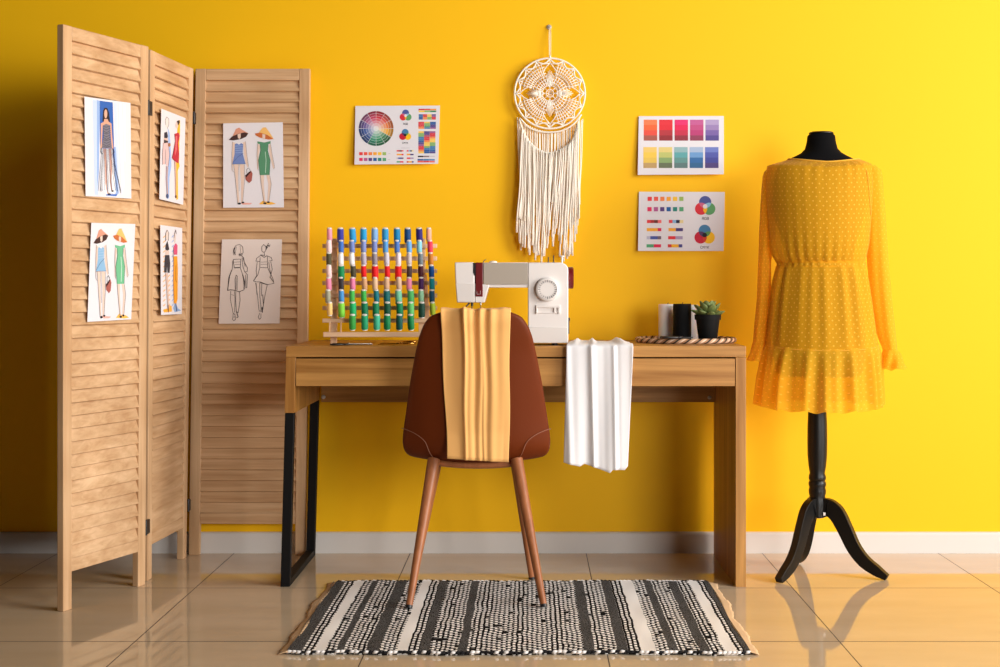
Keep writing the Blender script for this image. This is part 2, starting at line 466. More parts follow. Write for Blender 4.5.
s.line(BLK, [(120, 338), (118, 360), (128, 372)], 4, 4); s.line(BLK, [(186, 340), (196, 360), (188, 372)], 4, 4)
s.ell(BLK, 166, 604, 9, 5, 5); s.ell(BLK, 186, 586, 7, 5, 5)
s.poly((60, 110, 196), [(150, 606), (214, 604), (210, 616), (152, 612)], 2)
s.done('fashion_sketch', 'sketch of a strapless patterned gown with long train on a blue wash', 'drawing', SKG)

def two_hats(s, T, blue, green, faint):
    """two women in wide hats; T maps the reference sketch frame (511 x 667 crop) to this sheet's frame"""
    def R(p): return [T(*q) for q in p]
    w = 3.0
    # left figure
    s.poly(SKIN, R([(104, 168), (126, 180), (124, 240), (108, 320), (102, 388), (98, 330), (100, 250)]), 1)
    s.poly(SKIN, R([(176, 176), (196, 166), (204, 260), (216, 340), (212, 354), (196, 320), (186, 250)]), 1)
    s.poly(SKIN, R([(112, 326), (146, 328), (142, 430), (152, 600), (140, 602), (126, 430)]), 1)
    s.poly(SKIN, R([(154, 328), (188, 330), (186, 450), (176, 596), (164, 598), (164, 440)]), 1)
    s.poly(blue, R([(120, 186), (134, 180), (150, 190), (166, 178), (180, 188), (176, 250), (196, 326), (102, 328), (118, 256)]), 2)
    for i in range(4): s.line((176, 196, 226), R([(124, 200+i*16), (178, 196+i*16)]), w*.7, 3)
    s.line((70, 88, 136), R([(180, 250), (140, 278), (106, 318)]), w*.8, 3)
    s.line((70, 88, 136), R([(102, 328), (196, 326)]), w*.8, 3)
    s.poly((216, 152, 128), R([(104, 130), (128, 78), (150, 68), (172, 84), (216, 108), (180, 104), (140, 118)]), 2)
    s.poly((70, 46, 44), R([(78, 156), (100, 132), (140, 114), (190, 102), (216, 110), (200, 134), (164, 150), (110, 160)]), 3)
    s.poly(SKIN, R([(140, 116), (162, 110), (162, 138), (152, 150), (142, 140)]), 4)
    s.line(PENC, R([(104, 168), (100, 250), (100, 370), (112, 384)]), w*.6, 4)
    s.line(PENC, R([(196, 166), (206, 262), (218, 345)]), w*.6, 4)
    s.line(PENC, R([(112, 328), (124, 440), (140, 604)]), w*.6, 4)
    s.line(PENC, R([(188, 330), (190, 450), (176, 600)]), w*.6, 4)
    s.line(PENC, R([(148, 330), (150, 440), (152, 520)]), w*.5, 4)
    s.line(BLK, R([(206, 392), (204, 366), (218, 354), (230, 372)]), w*.8, 4)
    s.poly((168, 92, 82), R([(194, 408), (236, 374), (246, 396), (240, 446), (222, 462), (198, 440)]), 3)
    s.poly((60, 36, 40), R([(194, 408), (230, 376), (234, 384), (200, 424)]), 4)
    s.poly((232, 172, 160), R([(160, 600), (244, 604), (230, 614), (176, 616)]), 1)
    s.ell(BLK, *T(152, 608), abs(T(164, 0)[0]-T(152, 0)[0]), 7, 4); s.ell(BLK, *T(178, 600), abs(T(188, 0)[0]-T(178, 0)[0]), 6, 4)
    # right figure
    s.poly(SKIN, R([(282, 178), (300, 200), (288, 270), (286, 370), (278, 360), (278, 250)]), 1)
    s.poly(SKIN, R([(360, 200), (372, 180), (384, 260), (402, 352), (392, 362), (370, 270)]), 1)
    s.poly(SKIN, R([(300, 404), (328, 406), (326, 470), (338, 604), (326, 606), (306, 470)]), 1)
    s.poly(SKIN, R([(344, 404), (366, 406), (380, 470), (362, 596), (350, 596), (358, 470)]), 1)
    s.poly(green, R([(280, 166), (330, 174), (374, 164), (374, 182), (358, 186), (354, 230), (372, 300), (366, 404), (298, 406), (286, 300), (302, 232), (298, 186), (282, 182)]), 2)
    s.line((64, 104, 84), R([(300, 186), (304, 236), (288, 300), (300, 404)]), w*.7, 3)
    s.line((64, 104, 84), R([(358, 186), (354, 232), (372, 300), (366, 404)]), w*.7, 3)
    s.line((190, 222, 200), R([(336, 240), (342, 300), (338, 390)]), w*1.4, 3)
    s.poly((240, 188, 110), R([(290, 104), (318, 68), (340, 66), (370, 108), (396, 150), (360, 126), (310, 112)]), 2)
    s.poly((198, 108, 58), R([(262, 110), (300, 104), (350, 120), (396, 150), (360, 154), (300, 140), (272, 126)]), 3)
    s.poly(SKIN, R([(316, 114), (336, 118), (336, 142), (326, 154), (316, 142)]), 4)
    s.line(PENC, R([(374, 184), (386, 262), (404, 352), (394, 364)]), w*.6, 4)
    s.line(PENC, R([(282, 184), (278, 262), (286, 376)]), w*.6, 4)
    s.line(PENC, R([(302, 408), (308, 470), (328, 606)]), w*.6, 4)
    s.line(PENC, R([(368, 408), (380, 470), (362, 600)]), w*.6, 4)
    s.poly((244, 184, 80), R([(290, 612), (320, 586), (340, 594), (380, 596), (414, 610), (370, 616)]), 1)
    s.ell(BLK, *T(334, 606), abs(T(346, 0)[0]-T(334, 0)[0]), 6, 4); s.ell(BLK, *T(358, 598), abs(T(368, 0)[0]-T(358, 0)[0]), 6, 4)
def affine(fr, to):
    """map from a reference box (x0,y0,x1,y1) to another"""
    return lambda x, y: (to[0]+(x-fr[0])/(fr[2]-fr[0])*(to[2]-to[0]), to[1]+(y-fr[1])/(fr[3]-fr[1])*(to[3]-to[1]))

s = panel_sheet(0, 80, 215, 5.8)
s.page([(65, 45), (320, 52), (296, 605), (42, 620)])
T0 = affine((78, 68, 402, 616), (76, 80, 276, 600))
two_hats(s, T0, (140, 182, 216), (112, 186, 142), 1)
s.done('fashion_sketch', 'sketch of two hatted women, narrow sheet low on the front screen panel', 'drawing', SKG)
s = panel_sheet(2, 218, 118, 7.1)
s.page([(37, 38), (460, 30), (468, 635), (37, 637)])
two_hats(s, lambda x, y: (x, y), (112, 134, 190), (86, 142, 108), 1)
s.done('fashion_sketch', 'sketch of two hatted women in blue and green dresses on the panel beside the wall', 'drawing', SKG)

# middle panel, upper: pink trousers and red dress with coloured shadows
s = panel_sheet(1, 153, 100, 6.06, .0125)
s.page([(50, 52), (196, 110), (182, 635), (38, 600)])
s.poly((160, 186, 232), [(88, 170), (100, 200), (106, 290), (110, 400), (98, 470), (96, 596), (84, 600), (84, 430), (92, 330)], 1)
s.ell((228, 218, 214), 82, 134, 11, 32, 1); s.line(PENC, [(74, 150), (72, 120), (82, 102), (94, 116), (94, 150), (84, 172)], 2, 2)
s.poly((56, 50, 60), [(66, 198), (82, 192), (88, 220), (84, 232), (66, 230)], 2)
s.poly((222, 184, 168), [(66, 230), (86, 232), (90, 262), (62, 262)], 1)
s.poly((70, 60, 64), [(64, 240), (88, 248), (88, 258), (64, 262)], 3)
s.poly((226, 190, 188), [(60, 262), (90, 262), (96, 330), (90, 400), (78, 396), (76, 330), (70, 390), (54, 388), (54, 320)], 2)
s.line((90, 78, 86), [(60, 262), (54, 330), (56, 392)], 2, 3); s.line((90, 78, 86), [(90, 262), (98, 330), (90, 404)], 2, 3)
s.line((90, 78, 86), [(74, 300), (72, 388)], 1.6, 3)
s.poly((190, 160, 156), [(76, 400), (90, 404), (86, 480), (90, 570), (82, 576), (76, 480)], 2)
s.line((90, 110, 160), [(78, 400), (76, 480), (82, 580)], 2, 3); s.ell((70, 84, 120), 84, 582, 8, 14, 3)
s.ell((170, 110, 70), 96, 272, 8, 12, 3)
s.poly((244, 186, 46), [(148, 124), (162, 122), (162, 190), (158, 260), (156, 380), (160, 400), (148, 430), (150, 600), (140, 606), (136, 480), (140, 300)], 1)
s.ell((222, 196, 184), 143, 152, 8, 20, 2); s.poly((70, 50, 44), [(142, 128), (158, 122), (160, 136), (150, 156)], 3)
s.poly((190, 48, 62), [(128, 206), (152, 196), (160, 216), (150, 260), (156, 330), (152, 386), (134, 374), (118, 360), (112, 350), (128, 280), (132, 240)], 3)
s.poly((222, 108, 110), [(134, 220), (144, 218), (142, 300), (130, 340)], 4)
s.line((110, 30, 44), [(128, 206), (132, 250), (114, 350), (130, 372)], 2, 4)
s.poly((214, 170, 150), [(126, 372), (138, 376), (140, 470), (138, 584), (132, 584), (130, 470)], 2)
s.line(PENC, [(128, 376), (132, 480), (134, 586)], 1.6, 3); s.ell((90, 40, 40), 136, 586, 5, 9, 3)
s.done('fashion_sketch', 'sketch of two models with blue and yellow shadows, one in a red dress', 'drawing', SKG)

# middle panel, lower: dark trousers and orange trousers
s = panel_sheet(1, 153, 218, 6.54, .0095)
s.page([(47, 45), (190, 65), (188, 628), (52, 634)])
for i in range(15):
    y = 120+i*32; s.line((244, 178, 84), [(66, y+8), (78, y-4)], 5, 1)
    if i > 6: s.line((244, 178, 84), [(98, y+8), (108, y-4)], 5, 1)
    s.line((150, 176, 224), [(122, y+6), (132, y-6)], 5, 1)
s.poly((244, 172, 60), [(64, 600), (74, 596), (96, 590), (104, 570), (120, 576), (122, 612), (70, 618)], 1)
s.poly((140, 170, 214), [(130, 590), (140, 556), (152, 566), (160, 590), (182, 606), (140, 616)], 1)
s.ell((224, 206, 198), 90, 112, 9, 34, 2); s.line((80, 70, 74), [(80, 150), (80, 100), (90, 78), (100, 100), (98, 148)], 3, 3)
s.poly((54, 48, 56), [(80, 176), (92, 150), (98, 176), (104, 206), (90, 214), (78, 204)], 3)
s.poly((222, 196, 184), [(80, 210), (102, 212), (104, 240), (76, 240)], 2)
s.poly((58, 54, 62), [(76, 242), (104, 242), (110, 300), (106, 358), (92, 358), (90, 300), (86, 358), (70, 356), (72, 290)], 3)
s.poly((216, 184, 170), [(80, 360), (96, 360), (98, 470), (104, 590), (92, 596), (88, 470)], 2)
s.line(PENC, [(78, 360), (86, 470), (94, 604)], 1.8, 3); s.line((110, 60, 50), [(96, 570), (98, 616)], 4, 4)
s.ell((220, 200, 192), 140, 130, 7, 32, 2); s.line((90, 60, 50), [(134, 130), (140, 96), (146, 78), (150, 104)], 3, 3)
s.poly((214, 84, 122), [(132, 186), (146, 164), (158, 180), (156, 240), (134, 240)], 3)
s.line(PENC, [(132, 190), (128, 250), (134, 300)], 2, 4)
s.poly((238, 158, 40), [(132, 250), (156, 250), (160, 330), (158, 530), (150, 560), (134, 558), (130, 420)], 3)
s.line((150, 90, 40), [(146, 310), (144, 400), (150, 420)], 2.4, 4); s.line((180, 110, 40), [(132, 250), (130, 420), (134, 556)], 2, 4)
s.line((60, 60, 90), [(146, 560), (152, 610)], 4, 4)
s.done('fashion_sketch', 'sketch of models in dark shorts and orange trousers on the middle screen panel', 'drawing', SKG)

# right panel, lower: pencil line drawing
s = panel_sheet(2, 214, 234, 7.1)
s.page([(57, 38), (483, 38), (465, 635), (33, 637)], (226, 212, 204))
K = (62, 54, 56)
for w, pts in [(3, [(140, 148), (138, 110), (158, 80), (184, 74), (204, 92), (208, 130), (198, 150), (180, 156)]), (5, [(150, 96), (142, 120), (152, 148)]), (2, [(160, 90), (150, 140)]), (2, [(186, 84), (190, 130), (176, 146)]),
    (6, [(178, 150), (196, 140)]), (3, [(186, 152), (204, 160), (216, 200), (238, 240), (236, 266), (218, 270), (206, 230), (200, 170)]), (3, [(210, 166), (222, 230)]),
    (3, [(140, 180), (190, 178), (188, 236), (146, 240), (138, 200), (140, 180)]), (2, [(144, 200), (186, 198)]), (2, [(146, 218), (188, 216)]), (6, [(146, 240), (186, 238)]),
    (3, [(134, 190), (130, 250), (112, 300), (98, 402)]), (5, [(126, 256), (106, 310), (98, 396)]), (3, [(188, 242), (208, 300), (216, 392)]), (6, [(204, 290), (218, 340), (214, 390)]),
    (4, [(96, 400), (120, 396), (150, 400), (180, 410), (214, 396)]), (3, [(152, 400), (150, 320), (158, 292), (166, 300), (164, 396)]), (2, [(158, 310), (156, 392)]),
    (3, [(220, 268), (238, 290), (234, 382), (226, 380), (226, 290)]), (3, [(120, 404), (116, 460), (136, 560), (146, 570)]), (3, [(146, 404), (150, 470), (148, 556)]),
    (3, [(156, 404), (154, 470), (160, 550), (172, 560)]), (3, [(182, 410), (186, 470), (172, 560)]), (2, [(124, 430), (142, 436)]), (5, [(160, 552), (172, 588), (162, 594)]),
    (3, [(138, 562), (132, 606), (142, 616), (154, 604), (148, 566)]), (3, [(138, 590), (152, 588)]),
    (3, [(340, 120), (340, 90), (354, 74), (370, 90), (368, 118), (356, 132), (342, 122)]), (4, [(366, 90), (384, 84), (400, 78)]), (4, [(372, 98), (388, 66), (380, 80), (396, 90)]), (4, [(370, 110), (382, 92)]),
    (3, [(356, 130), (360, 154), (336, 148)]), (4, [(332, 148), (356, 166), (376, 154)]), (3, [(334, 150), (304, 172), (298, 192), (326, 196)]), (3, [(376, 154), (408, 168), (414, 188), (392, 192)]),
    (3, [(328, 166), (326, 240), (312, 290)]), (3, [(380, 160), (382, 240)]), (2, [(334, 200), (376, 198)]), (2, [(334, 216), (378, 214)]), (3, [(330, 238), (380, 240)]),
    (3, [(308, 200), (300, 260), (306, 300)]), (3, [(404, 196), (414, 250), (400, 306)]), (3, [(390, 200), (396, 250), (406, 290)]),
    (3, [(312, 290), (280, 334), (300, 340), (330, 340), (380, 360), (426, 350), (420, 320), (384, 244)]), (5, [(330, 342), (352, 352), (384, 360)]), (4, [(306, 294), (284, 330)]), (4, [(396, 304), (424, 340)]),
    (3, [(296, 346), (310, 440), (320, 540)]), (3, [(326, 346), (326, 440), (336, 540)]), (3, [(340, 352), (338, 440)]), (3, [(378, 364), (362, 440), (346, 540)]), (4, [(346, 430), (352, 500)]),
    (3, [(300, 350), (306, 430)]), (7, [(342, 520), (344, 556)]), (4, [(322, 546), (338, 548)]), (3, [(326, 560), (314, 590), (324, 606), (334, 596), (334, 566)])]:
    s.line(K, pts, w*1.05, 2)
s.done('fashion_sketch', 'black pencil line sketch of two women without colour', 'drawing', SKG)

# ---- wall charts
WP = Vector((0, 4.686, 0))
def wall_sheet(py_top, py_bot, ox, oy, sc, tilt=.012):
    zt = CH-(py_top-CY)*4.69/F; zb = CH-(py_bot-CY)*4.69/F
    t = Vector((0, -tilt, zb-zt)); n = t.cross(Vector((1, 0, 0))).normalized()
    if n.y > 0: n = -n
    return Sheet(Vector((0, 4.690, zt)), n, ox, oy, sc)
GLY = {'R': [[(0, 6), (0, 0), (3, 0), (4, 1), (4, 2), (3, 3), (0, 3)], [(2, 3), (4, 6)]], 'G': [[(4, 1), (3, 0), (1, 0), (0, 1), (0, 5), (1, 6), (3, 6), (4, 5), (4, 3), (2.5, 3)]],
       'B': [[(0, 0), (0, 6), (3, 6), (4, 5), (4, 4), (3, 3), (4, 2), (4, 1), (3, 0), (0, 0)], [(0, 3), (3, 3)]], 'C': [[(4, 1), (3, 0), (1, 0), (0, 1), (0, 5), (1, 6), (3, 6), (4, 5)]],
       'M': [[(0, 6), (0, 0), (2, 3), (4, 0), (4, 6)]], 'Y': [[(0, 0), (2, 3), (4, 0)], [(2, 3), (2, 6)]], 'K': [[(0, 0), (0, 6)], [(4, 0), (0, 3.4)], [(1.2, 2.6), (4, 6)]]}
def word(s, txt, x, y, h, col=(70, 64, 72), w=None, lay=1):
    k = h/6; n = len(txt); adv = 5.8*k; x0 = x-(n*adv-1.8*k)/2
    for i, ch in enumerate(txt):
        for st in GLY[ch]: s.line(col, [(x0+i*adv+a*k, y+b_*k) for a, b_ in st], w or h*.17, lay)
RED, GRN, BLU = (214, 50, 62), (96, 160, 104), (78, 90, 156)
def venn(s, x, y, r, d, rgb):
    """three overlapping discs; the lens pieces are separate inks above"""
    top = (x, y-d*.62); lft = (x-d*.62, y+d*.4); rgt = (x+d*.62, y+d*.4)
    c = [(top, BLU), (lft, RED), (rgt, GRN)] if rgb else [(top, (70, 126, 170)), (lft, (196, 30, 56)), (rgt, (244, 190, 30))]
    for (p, col) in c: s.ell(col, p[0], p[1], r, r, 0, 32)
    def inter(A, B, col, lay, C=None):
        pts = []
        dx, dy = B[0]-A[0], B[1]-A[1]; dd = math.hypot(dx, dy); a = math.acos(dd/2/r); th = math.atan2(dy, dx)
        for i in range(11): t = th-a+2*a*i/10; pts.append((A[0]+r*cos(t), A[1]+r*sin(t)))
        for i in range(1, 10): t = th+pi-a+2*a*i/10; pts.append((B[0]+r*cos(t), B[1]+r*sin(t)))
        if C: pts = [p for p in pts]
        s.poly(col, pts, lay)
    if rgb: cols = [(206, 104, 140), (140, 190, 220), (240, 180, 40), (232, 224, 226)]
    else: cols = [(84, 56, 96), (88, 146, 86), (206, 60, 40), (34, 28, 32)]
    inter(top, lft, cols[0], 1); inter(rgt, top, cols[1], 1); inter(lft, rgt, cols[2], 1)
    q = r*.34; s.poly(cols[3], [(x+q*1.1*cos(a), y+2+q*1.1*sin(a)) for a in (pi*2*i/12 for i in range(12))], 2)
    if rgb: s.poly(cols[3], [(x-q, y-q*.2), (x, y-q*1.1), (x+q, y-q*.2), (x, y+q*.9)], 3)
R1 = [(226, 62, 66), (232, 88, 72), (240, 132, 70), (244, 166, 52), (246, 196, 62), (152, 184, 96)]
R2 = [(224, 44, 92), (178, 92, 146), (92, 66, 130), (34, 94, 160), (46, 134, 122), (86, 164, 116)]
BARS = [[[(226, 62, 66), (176, 50, 50), (110, 50, 44), (236, 110, 110)], [(226, 62, 66), (140, 184, 220), (38, 40, 72), (232, 214, 156)]],
        [[(244, 170, 52), (244, 170, 52), (244, 170, 52), (222, 40, 80)], [(244, 170, 52), (244, 170, 52), (76, 58, 120), (76, 58, 120)]],
        [[(190, 186, 206), (72, 88, 160), (72, 88, 160), (116, 96, 112)], [(222, 54, 62), (222, 54, 62), (168, 150, 184), (168, 150, 184)]],
        [[(84, 164, 116), (84, 164, 116), (222, 40, 80), (222, 40, 80)], [(206, 50, 50), (244, 178, 40), (244, 178, 40), (72, 74, 142)]]]
CHG = 'printed colour charts taped to the yellow wall'
# chart A
s = wall_sheet(106, 164, 350, 100, 9.53)
s.page([(52, 57), (858, 53), (841, 608), (43, 615)])
WH = [(206, 60, 72), (220, 96, 84), (230, 130, 76), (240, 176, 70), (76, 132, 92), (60, 142, 100), (64, 148, 120), (66, 92, 146), (66, 92, 156), (108, 92, 152), (166, 96, 140), (196, 66, 96)]
for i in range(12):
    for k in range(7):
        r0, r1 = 166*k/7, 166*(k+1)/7
        base = WH[i]
        if k < 5: c = tuple(lerp(236, b_, (k+.3)/4.4) for b_ in base)
        else: c = tuple(b_*(.86 if k == 5 else .68) for b_ in base)
        a0 = -pi/2+i*pi/6+.012; a1 = -pi/2+(i+1)*pi/6-.012
        arc = [a0+(a1-a0)*j/4 for j in range(5)]
        s.poly(c, [(249+r1*cos(a), 272+r1*sin(a)) for a in arc]+([(249+(r0+2.2)*cos(a), 272+(r0+2.2)*sin(a)) for a in reversed(arc)] if k else [(249, 272)]), 0)
for i in range(6):
    s.rect(R1[i], 88+i*44.5, 497, 122+i*44.5, 526); s.rect(R2[i], 88+i*44.5, 552, 122+i*44.5, 582)
s.line((170, 164, 170), [(366, 512), (384, 512)], 3); s.line((170, 164, 170), [(362, 568), (384, 568)], 3)
venn(s, 530, 148, 33, 38, True); word(s, 'RGB', 530, 220, 16)
venn(s, 526, 333, 33, 38, False); word(s, 'CMYK', 526, 402, 15)
s.line((160, 154, 160), [(486, 458), (568, 458)], 2.6)
for j in range(4):
    for q in range(2):
        for i in range(4): s.rect(BARS[j][q][i], 445+q*96+i*16, 478+j*35, 462+q*96+i*16, 492+j*35)
OX = 429
for i, c in enumerate([(206, 50, 54), (222, 76, 66), (240, 150, 60)]): s.rect(c, 225+OX+i*56, 84, 281+OX+i*56, 98)
for i, c in enumerate([(240, 200, 70), (140, 184, 110), (50, 130, 90)]): s.rect(c, 225+OX+i*56, 101, 281+OX+i*56, 116)
def cols(x0, x1, y0, y1, table):
    n = len(table)
    for i, colm in enumerate(table):
        for j, c in enumerate(colm):
            s.rect(c, lerp(x0, x1, i/n)+OX+.8, lerp(y0, y1, j/len(colm)), lerp(x0, x1, (i+1)/n)+OX-.8, lerp(y0, y1, (j+1)/len(colm))-.8)
B_, R_, O_, Y_, G_, V_, S_ = (56, 96, 160), (216, 66, 74), (238, 146, 84), (244, 202, 96), (134, 178, 110), (92, 78, 140), (70, 128, 176)
cols(225, 390, 136, 188, [[B_, S_, B_, B_], [R_, R_, O_, O_], [Y_, Y_, G_, G_], [V_, (150, 100, 150), R_, R_]])
cols(222, 390, 208, 276, [[R_, R_, R_, (226, 104, 74), O_], [Y_, G_, G_, (90, 150, 130), S_], [B_, B_, V_, V_, (160, 96, 146)]])
cols(222, 386, 298, 510, [[Y_, G_, G_, S_, S_, B_, V_, (150, 96, 146), R_, R_, O_, Y_], [V_, V_, (180, 90, 120), R_, R_, O_, Y_, Y_, G_, S_, B_, B_], [(160, 90, 140), R_, R_, O_, Y_, Y_, G_, G_, S_, S_, B_, V_]])
cols(218, 380, 532, 546, [[(36, 32, 36)], [(140, 120, 124)], [(206, 200, 204)]])
cols(214, 380, 562, 579, [[B_], [S_], [(100, 140, 190)]]); cols(214, 380, 580, 596, [[(226, 90, 80)], [R_], [(232, 110, 100)]])
s.done('colour_chart', 'printed chart with a round colour wheel, on the wall above the spool rack', 'poster', CHG)
# chart B
s = wall_sheet(116, 175, 635, 112, 10.11)
s.page([(38, 42), (898, 40), (898, 630), (28, 636)])
SW = [[[(232, 128, 84), (232, 106, 62), (228, 84, 70), (168, 92, 80)], [(222, 56, 66), (220, 52, 62), (178, 58, 66), (146, 50, 56)], [(224, 54, 112), (222, 44, 88), (196, 54, 78), (146, 54, 66)], [(194, 96, 148), (190, 82, 130), (184, 66, 118), (144, 66, 92)], [(176, 156, 196), (154, 130, 180), (122, 100, 164), (90, 78, 142)]],
      [[(238, 200, 112), (240, 200, 84), (228, 192, 88), (190, 156, 104)], [(222, 202, 128), (188, 192, 114), (136, 164, 108), (104, 114, 88)], [(146, 180, 184), (98, 164, 168), (100, 148, 144), (96, 124, 124)], [(168, 186, 214), (110, 156, 206), (58, 108, 164), (56, 102, 144)], [(112, 126, 194), (84, 92, 168), (72, 76, 150), (82, 70, 124)]]]
for j in range(2):
    for i in range(5):
        x0 = 88+i*156-j*4; y0 = 78+j*277
        for k in range(4): s.rect(SW[j][i][k], x0, y0+k*53, x0+136, y0+k*53+53 if k < 3 else y0+212)
s.done('colour_chart', 'printed sheet of ten large shaded swatches, on the wall above the other chart', 'poster', CHG)
# chart C
s = wall_sheet(192, 251, 635, 188, 10.11)
s.page([(40, 38), (908, 40), (895, 636), (30, 636)])
for i in range(6):
    s.rect(R1[i], 127+i*64, 89, 170+i*64, 131); s.rect(R2[i], 125+i*64.5, 193, 168+i*64.5, 236)
for j in range(4):
    for q in range(2):
        for i in range(4): s.rect(BARS[j][q][i], 121+q*(221-j*2)-j*1.5+i*36.5, 323+j*82, 158+q*(221-j*2)-j*1.5+i*36.5, 355+j*82)
venn(s, 709, 184, 62, 66, True); word(s, 'RGB', 712, 296, 25)
venn(s, 704, 474, 62, 66, False); word(s, 'CMYK', 705, 588, 24)
s.done('colour_chart', 'printed chart with small squares and two three-circle diagrams, below the swatch sheet', 'poster', CHG)

# ---------------------------------------------------------------- desk
DX0, DX1, DY0, DY1, DT = -.759, .666, 4.15, 4.65, .746
desk = thing('desk', 'long oak desk with one wide drawer and a black metal leg frame', 'desk', (-.0465, 4.4, 0))
m = MB(); m.box(DX0, DX1, DY0, DY1, DT-.034, DT); link('desk_top', m, OAKX, desk, bevel=.0015)
LEAN = .026
m = MB(); m.box(DX1-.032, DX1, DY0+.0005, DY1, 0, DT-.0345); link('side_panel', m, OAKZ, desk, bevel=.001)
def lean(mb, z0): mb.v = [(x-LEAN*(z0-z), y, z) for x, y, z in mb.v]; return mb
m = MB(); m.box(DX0, DX0+.030, DY0+.0005, DY1, .539, DT-.0345); link('side_panel', lean(m, .712), OAKZ, desk, bevel=.001)
m = MB()
for y0 in (DY0+.001, DY1-.026): m.box(DX0+.001, DX0+.030, y0, y0+.025, .0, .5385)
m.box(DX0+.001, DX0+.030, DY0+.026, DY1-.026, .0, .022)
link('leg_frame', lean(m, .712), BLACKMETAL, desk, bevel=.002)
m = MB(); m.box(DX0+.036, DX1-.032, DY1-.03, DY1-.014, .533, DT-.035); link('back_panel', m, OAKX, desk)
dr = MB(); dr.box(-.7285, .6325, DY0+.002, DY0+.018, .622, .7075); df = link('drawer', dr, OAKX, desk, bevel=.001)
m = MB(); m.box(-.71, .615, DY0+.0185, DY0+.40, .632, .70); link('drawer_box', m, UNDER, df)
for px, py in ((323.5, 397), (709.5, 397.5)):
    p = P(px, py, DY1-.03); mm = MB(); mm.lathe([(.007, 0), (.007, .002), (.005, .004), (.002, .0045), (.002, .003)], (p.x, p.y, p.z), 14, Matrix.Rotation(pi/2, 3, 'X')); link('bolt', mm, ZINC, desk, smooth='auto')

# white stopper behind the right panel
# ---------------------------------------------------------------- chair
chair = thing('dining_chair', 'brown leather shell chair with tapered wooden legs, back turned to the room', 'chair', (-.16, 4.1, 0))
CXC = -.158
RW = [(0, 3.902, .862, .055, 0, 0), (1, 3.903, .859, .100, 0, .006), (2, 3.906, .845, .136, 0, .012), (3, 3.911, .818, .154, 0, .018), (4, 3.917, .790, .165, 0, .024), (5, 3.929, .745, .175, 0, .032),
      (6, 3.95, .645, .194, 0, .045), (7, 3.972, .54, .2095, 0, .058), (8, 3.984, .482, .2185, 0, .06), (8.35, 3.988, .462, .221, 0, .06), (8.6, 3.992, .448, .2205, .0, .058), (9, 4.012, .430, .213, .010, .05), (10, 4.055, .422, .213, .026, .03), (11, 4.13, .418, .215, .034, 0),
      (12, 4.25, .424, .211, .028, 0), (13, 4.36, .436, .196, .018, -.01), (14, 4.41, .434, .17, .01, -.03), (15, 4.425, .428, .12, 0, -.03)]
def shell(u, s):
    y, z, w, rise, wrap = interp(RW, s)
    a = abs(u)**2.6
    yaw = -.055
    x = u*w
    yy = y+wrap*a; zz = z+rise*a
    dy = yy-4.1
    return Vector((CXC-.009+x*cos(yaw)*.985+dy*sin(yaw)*.35+.002, 4.1+dy+x*sin(yaw)*.5, zz))
m = MB(); m.grid(lambda u, v: shell(1-2*u, v*15), 16, 30)
sh = link('seat_shell', m, LEATHER, chair, smooth=True, solid=.026, sub=1, offset=1)
for sg in (-1, 1):
    for pts in ([(.985, 7.55), (.9, 7.62), (.78, 7.8), (.66, 8.15), (.6, 8.6), (.565, 9.2)],):
        cv = []
        for u, q in pts:
            e_ = .01; a_ = shell(u*sg+e_, q)-shell(u*sg-e_, q); b_ = shell(u*sg, q+.05)-shell(u*sg, q-.05)
            nn = a_.cross(b_).normalized(); nn = nn if nn.y < 0 else -nn
            cv.append(shell(u*sg, q)+nn*.0272)
        mm = MB(); mm.tube(crom(cv, 4), .0012, 6); 
        link('seam', mm, PIPING, sh, smooth=True)
m = MB(); m.box(CXC-.10, CXC+.10, 4.05, 4.28, .388, .402)
link('seat_support', m, UNDER, chair, bevel=.004)
for y in (4.025, 4.26):
    m = MB(); pts = [(CXC-.135+.27*i/8, y, .3935+.010*(abs(i-4)/4)**2) for i in range(9)]
    m.tube(pts, .0105, 8)
    link('leg_rail', m, LEGW, chair, smooth=True)
RZ = .0125
for (tx, ty, bx, by) in ((-.291, 4.01, -.349, 3.826), (-.043, 4.01, .037, 3.838), (-.292, 4.255, -.372, 4.265), (-.054, 4.255, .003, 4.262)):
    onrug = by < 4.22
    zb = .0122 if onrug else .0005
    top = Vector((tx, ty, .414)); bot = Vector((bx, by, zb)); dirv = top-bot
    mm = MB(); mm.tube([bot+dirv*(i/8) for i in range(9)], [.0095+(.0185-.0095)*i/8 for i in range(9)], 16)
    lo = link('leg', mm, LEGW, chair, smooth='auto')
    mm = MB(); mm.tube([bot-Vector((0, 0, .0003)), bot+dirv*.018], .0104, 14); link('foot_cap', mm, DARKP, lo, smooth='auto')

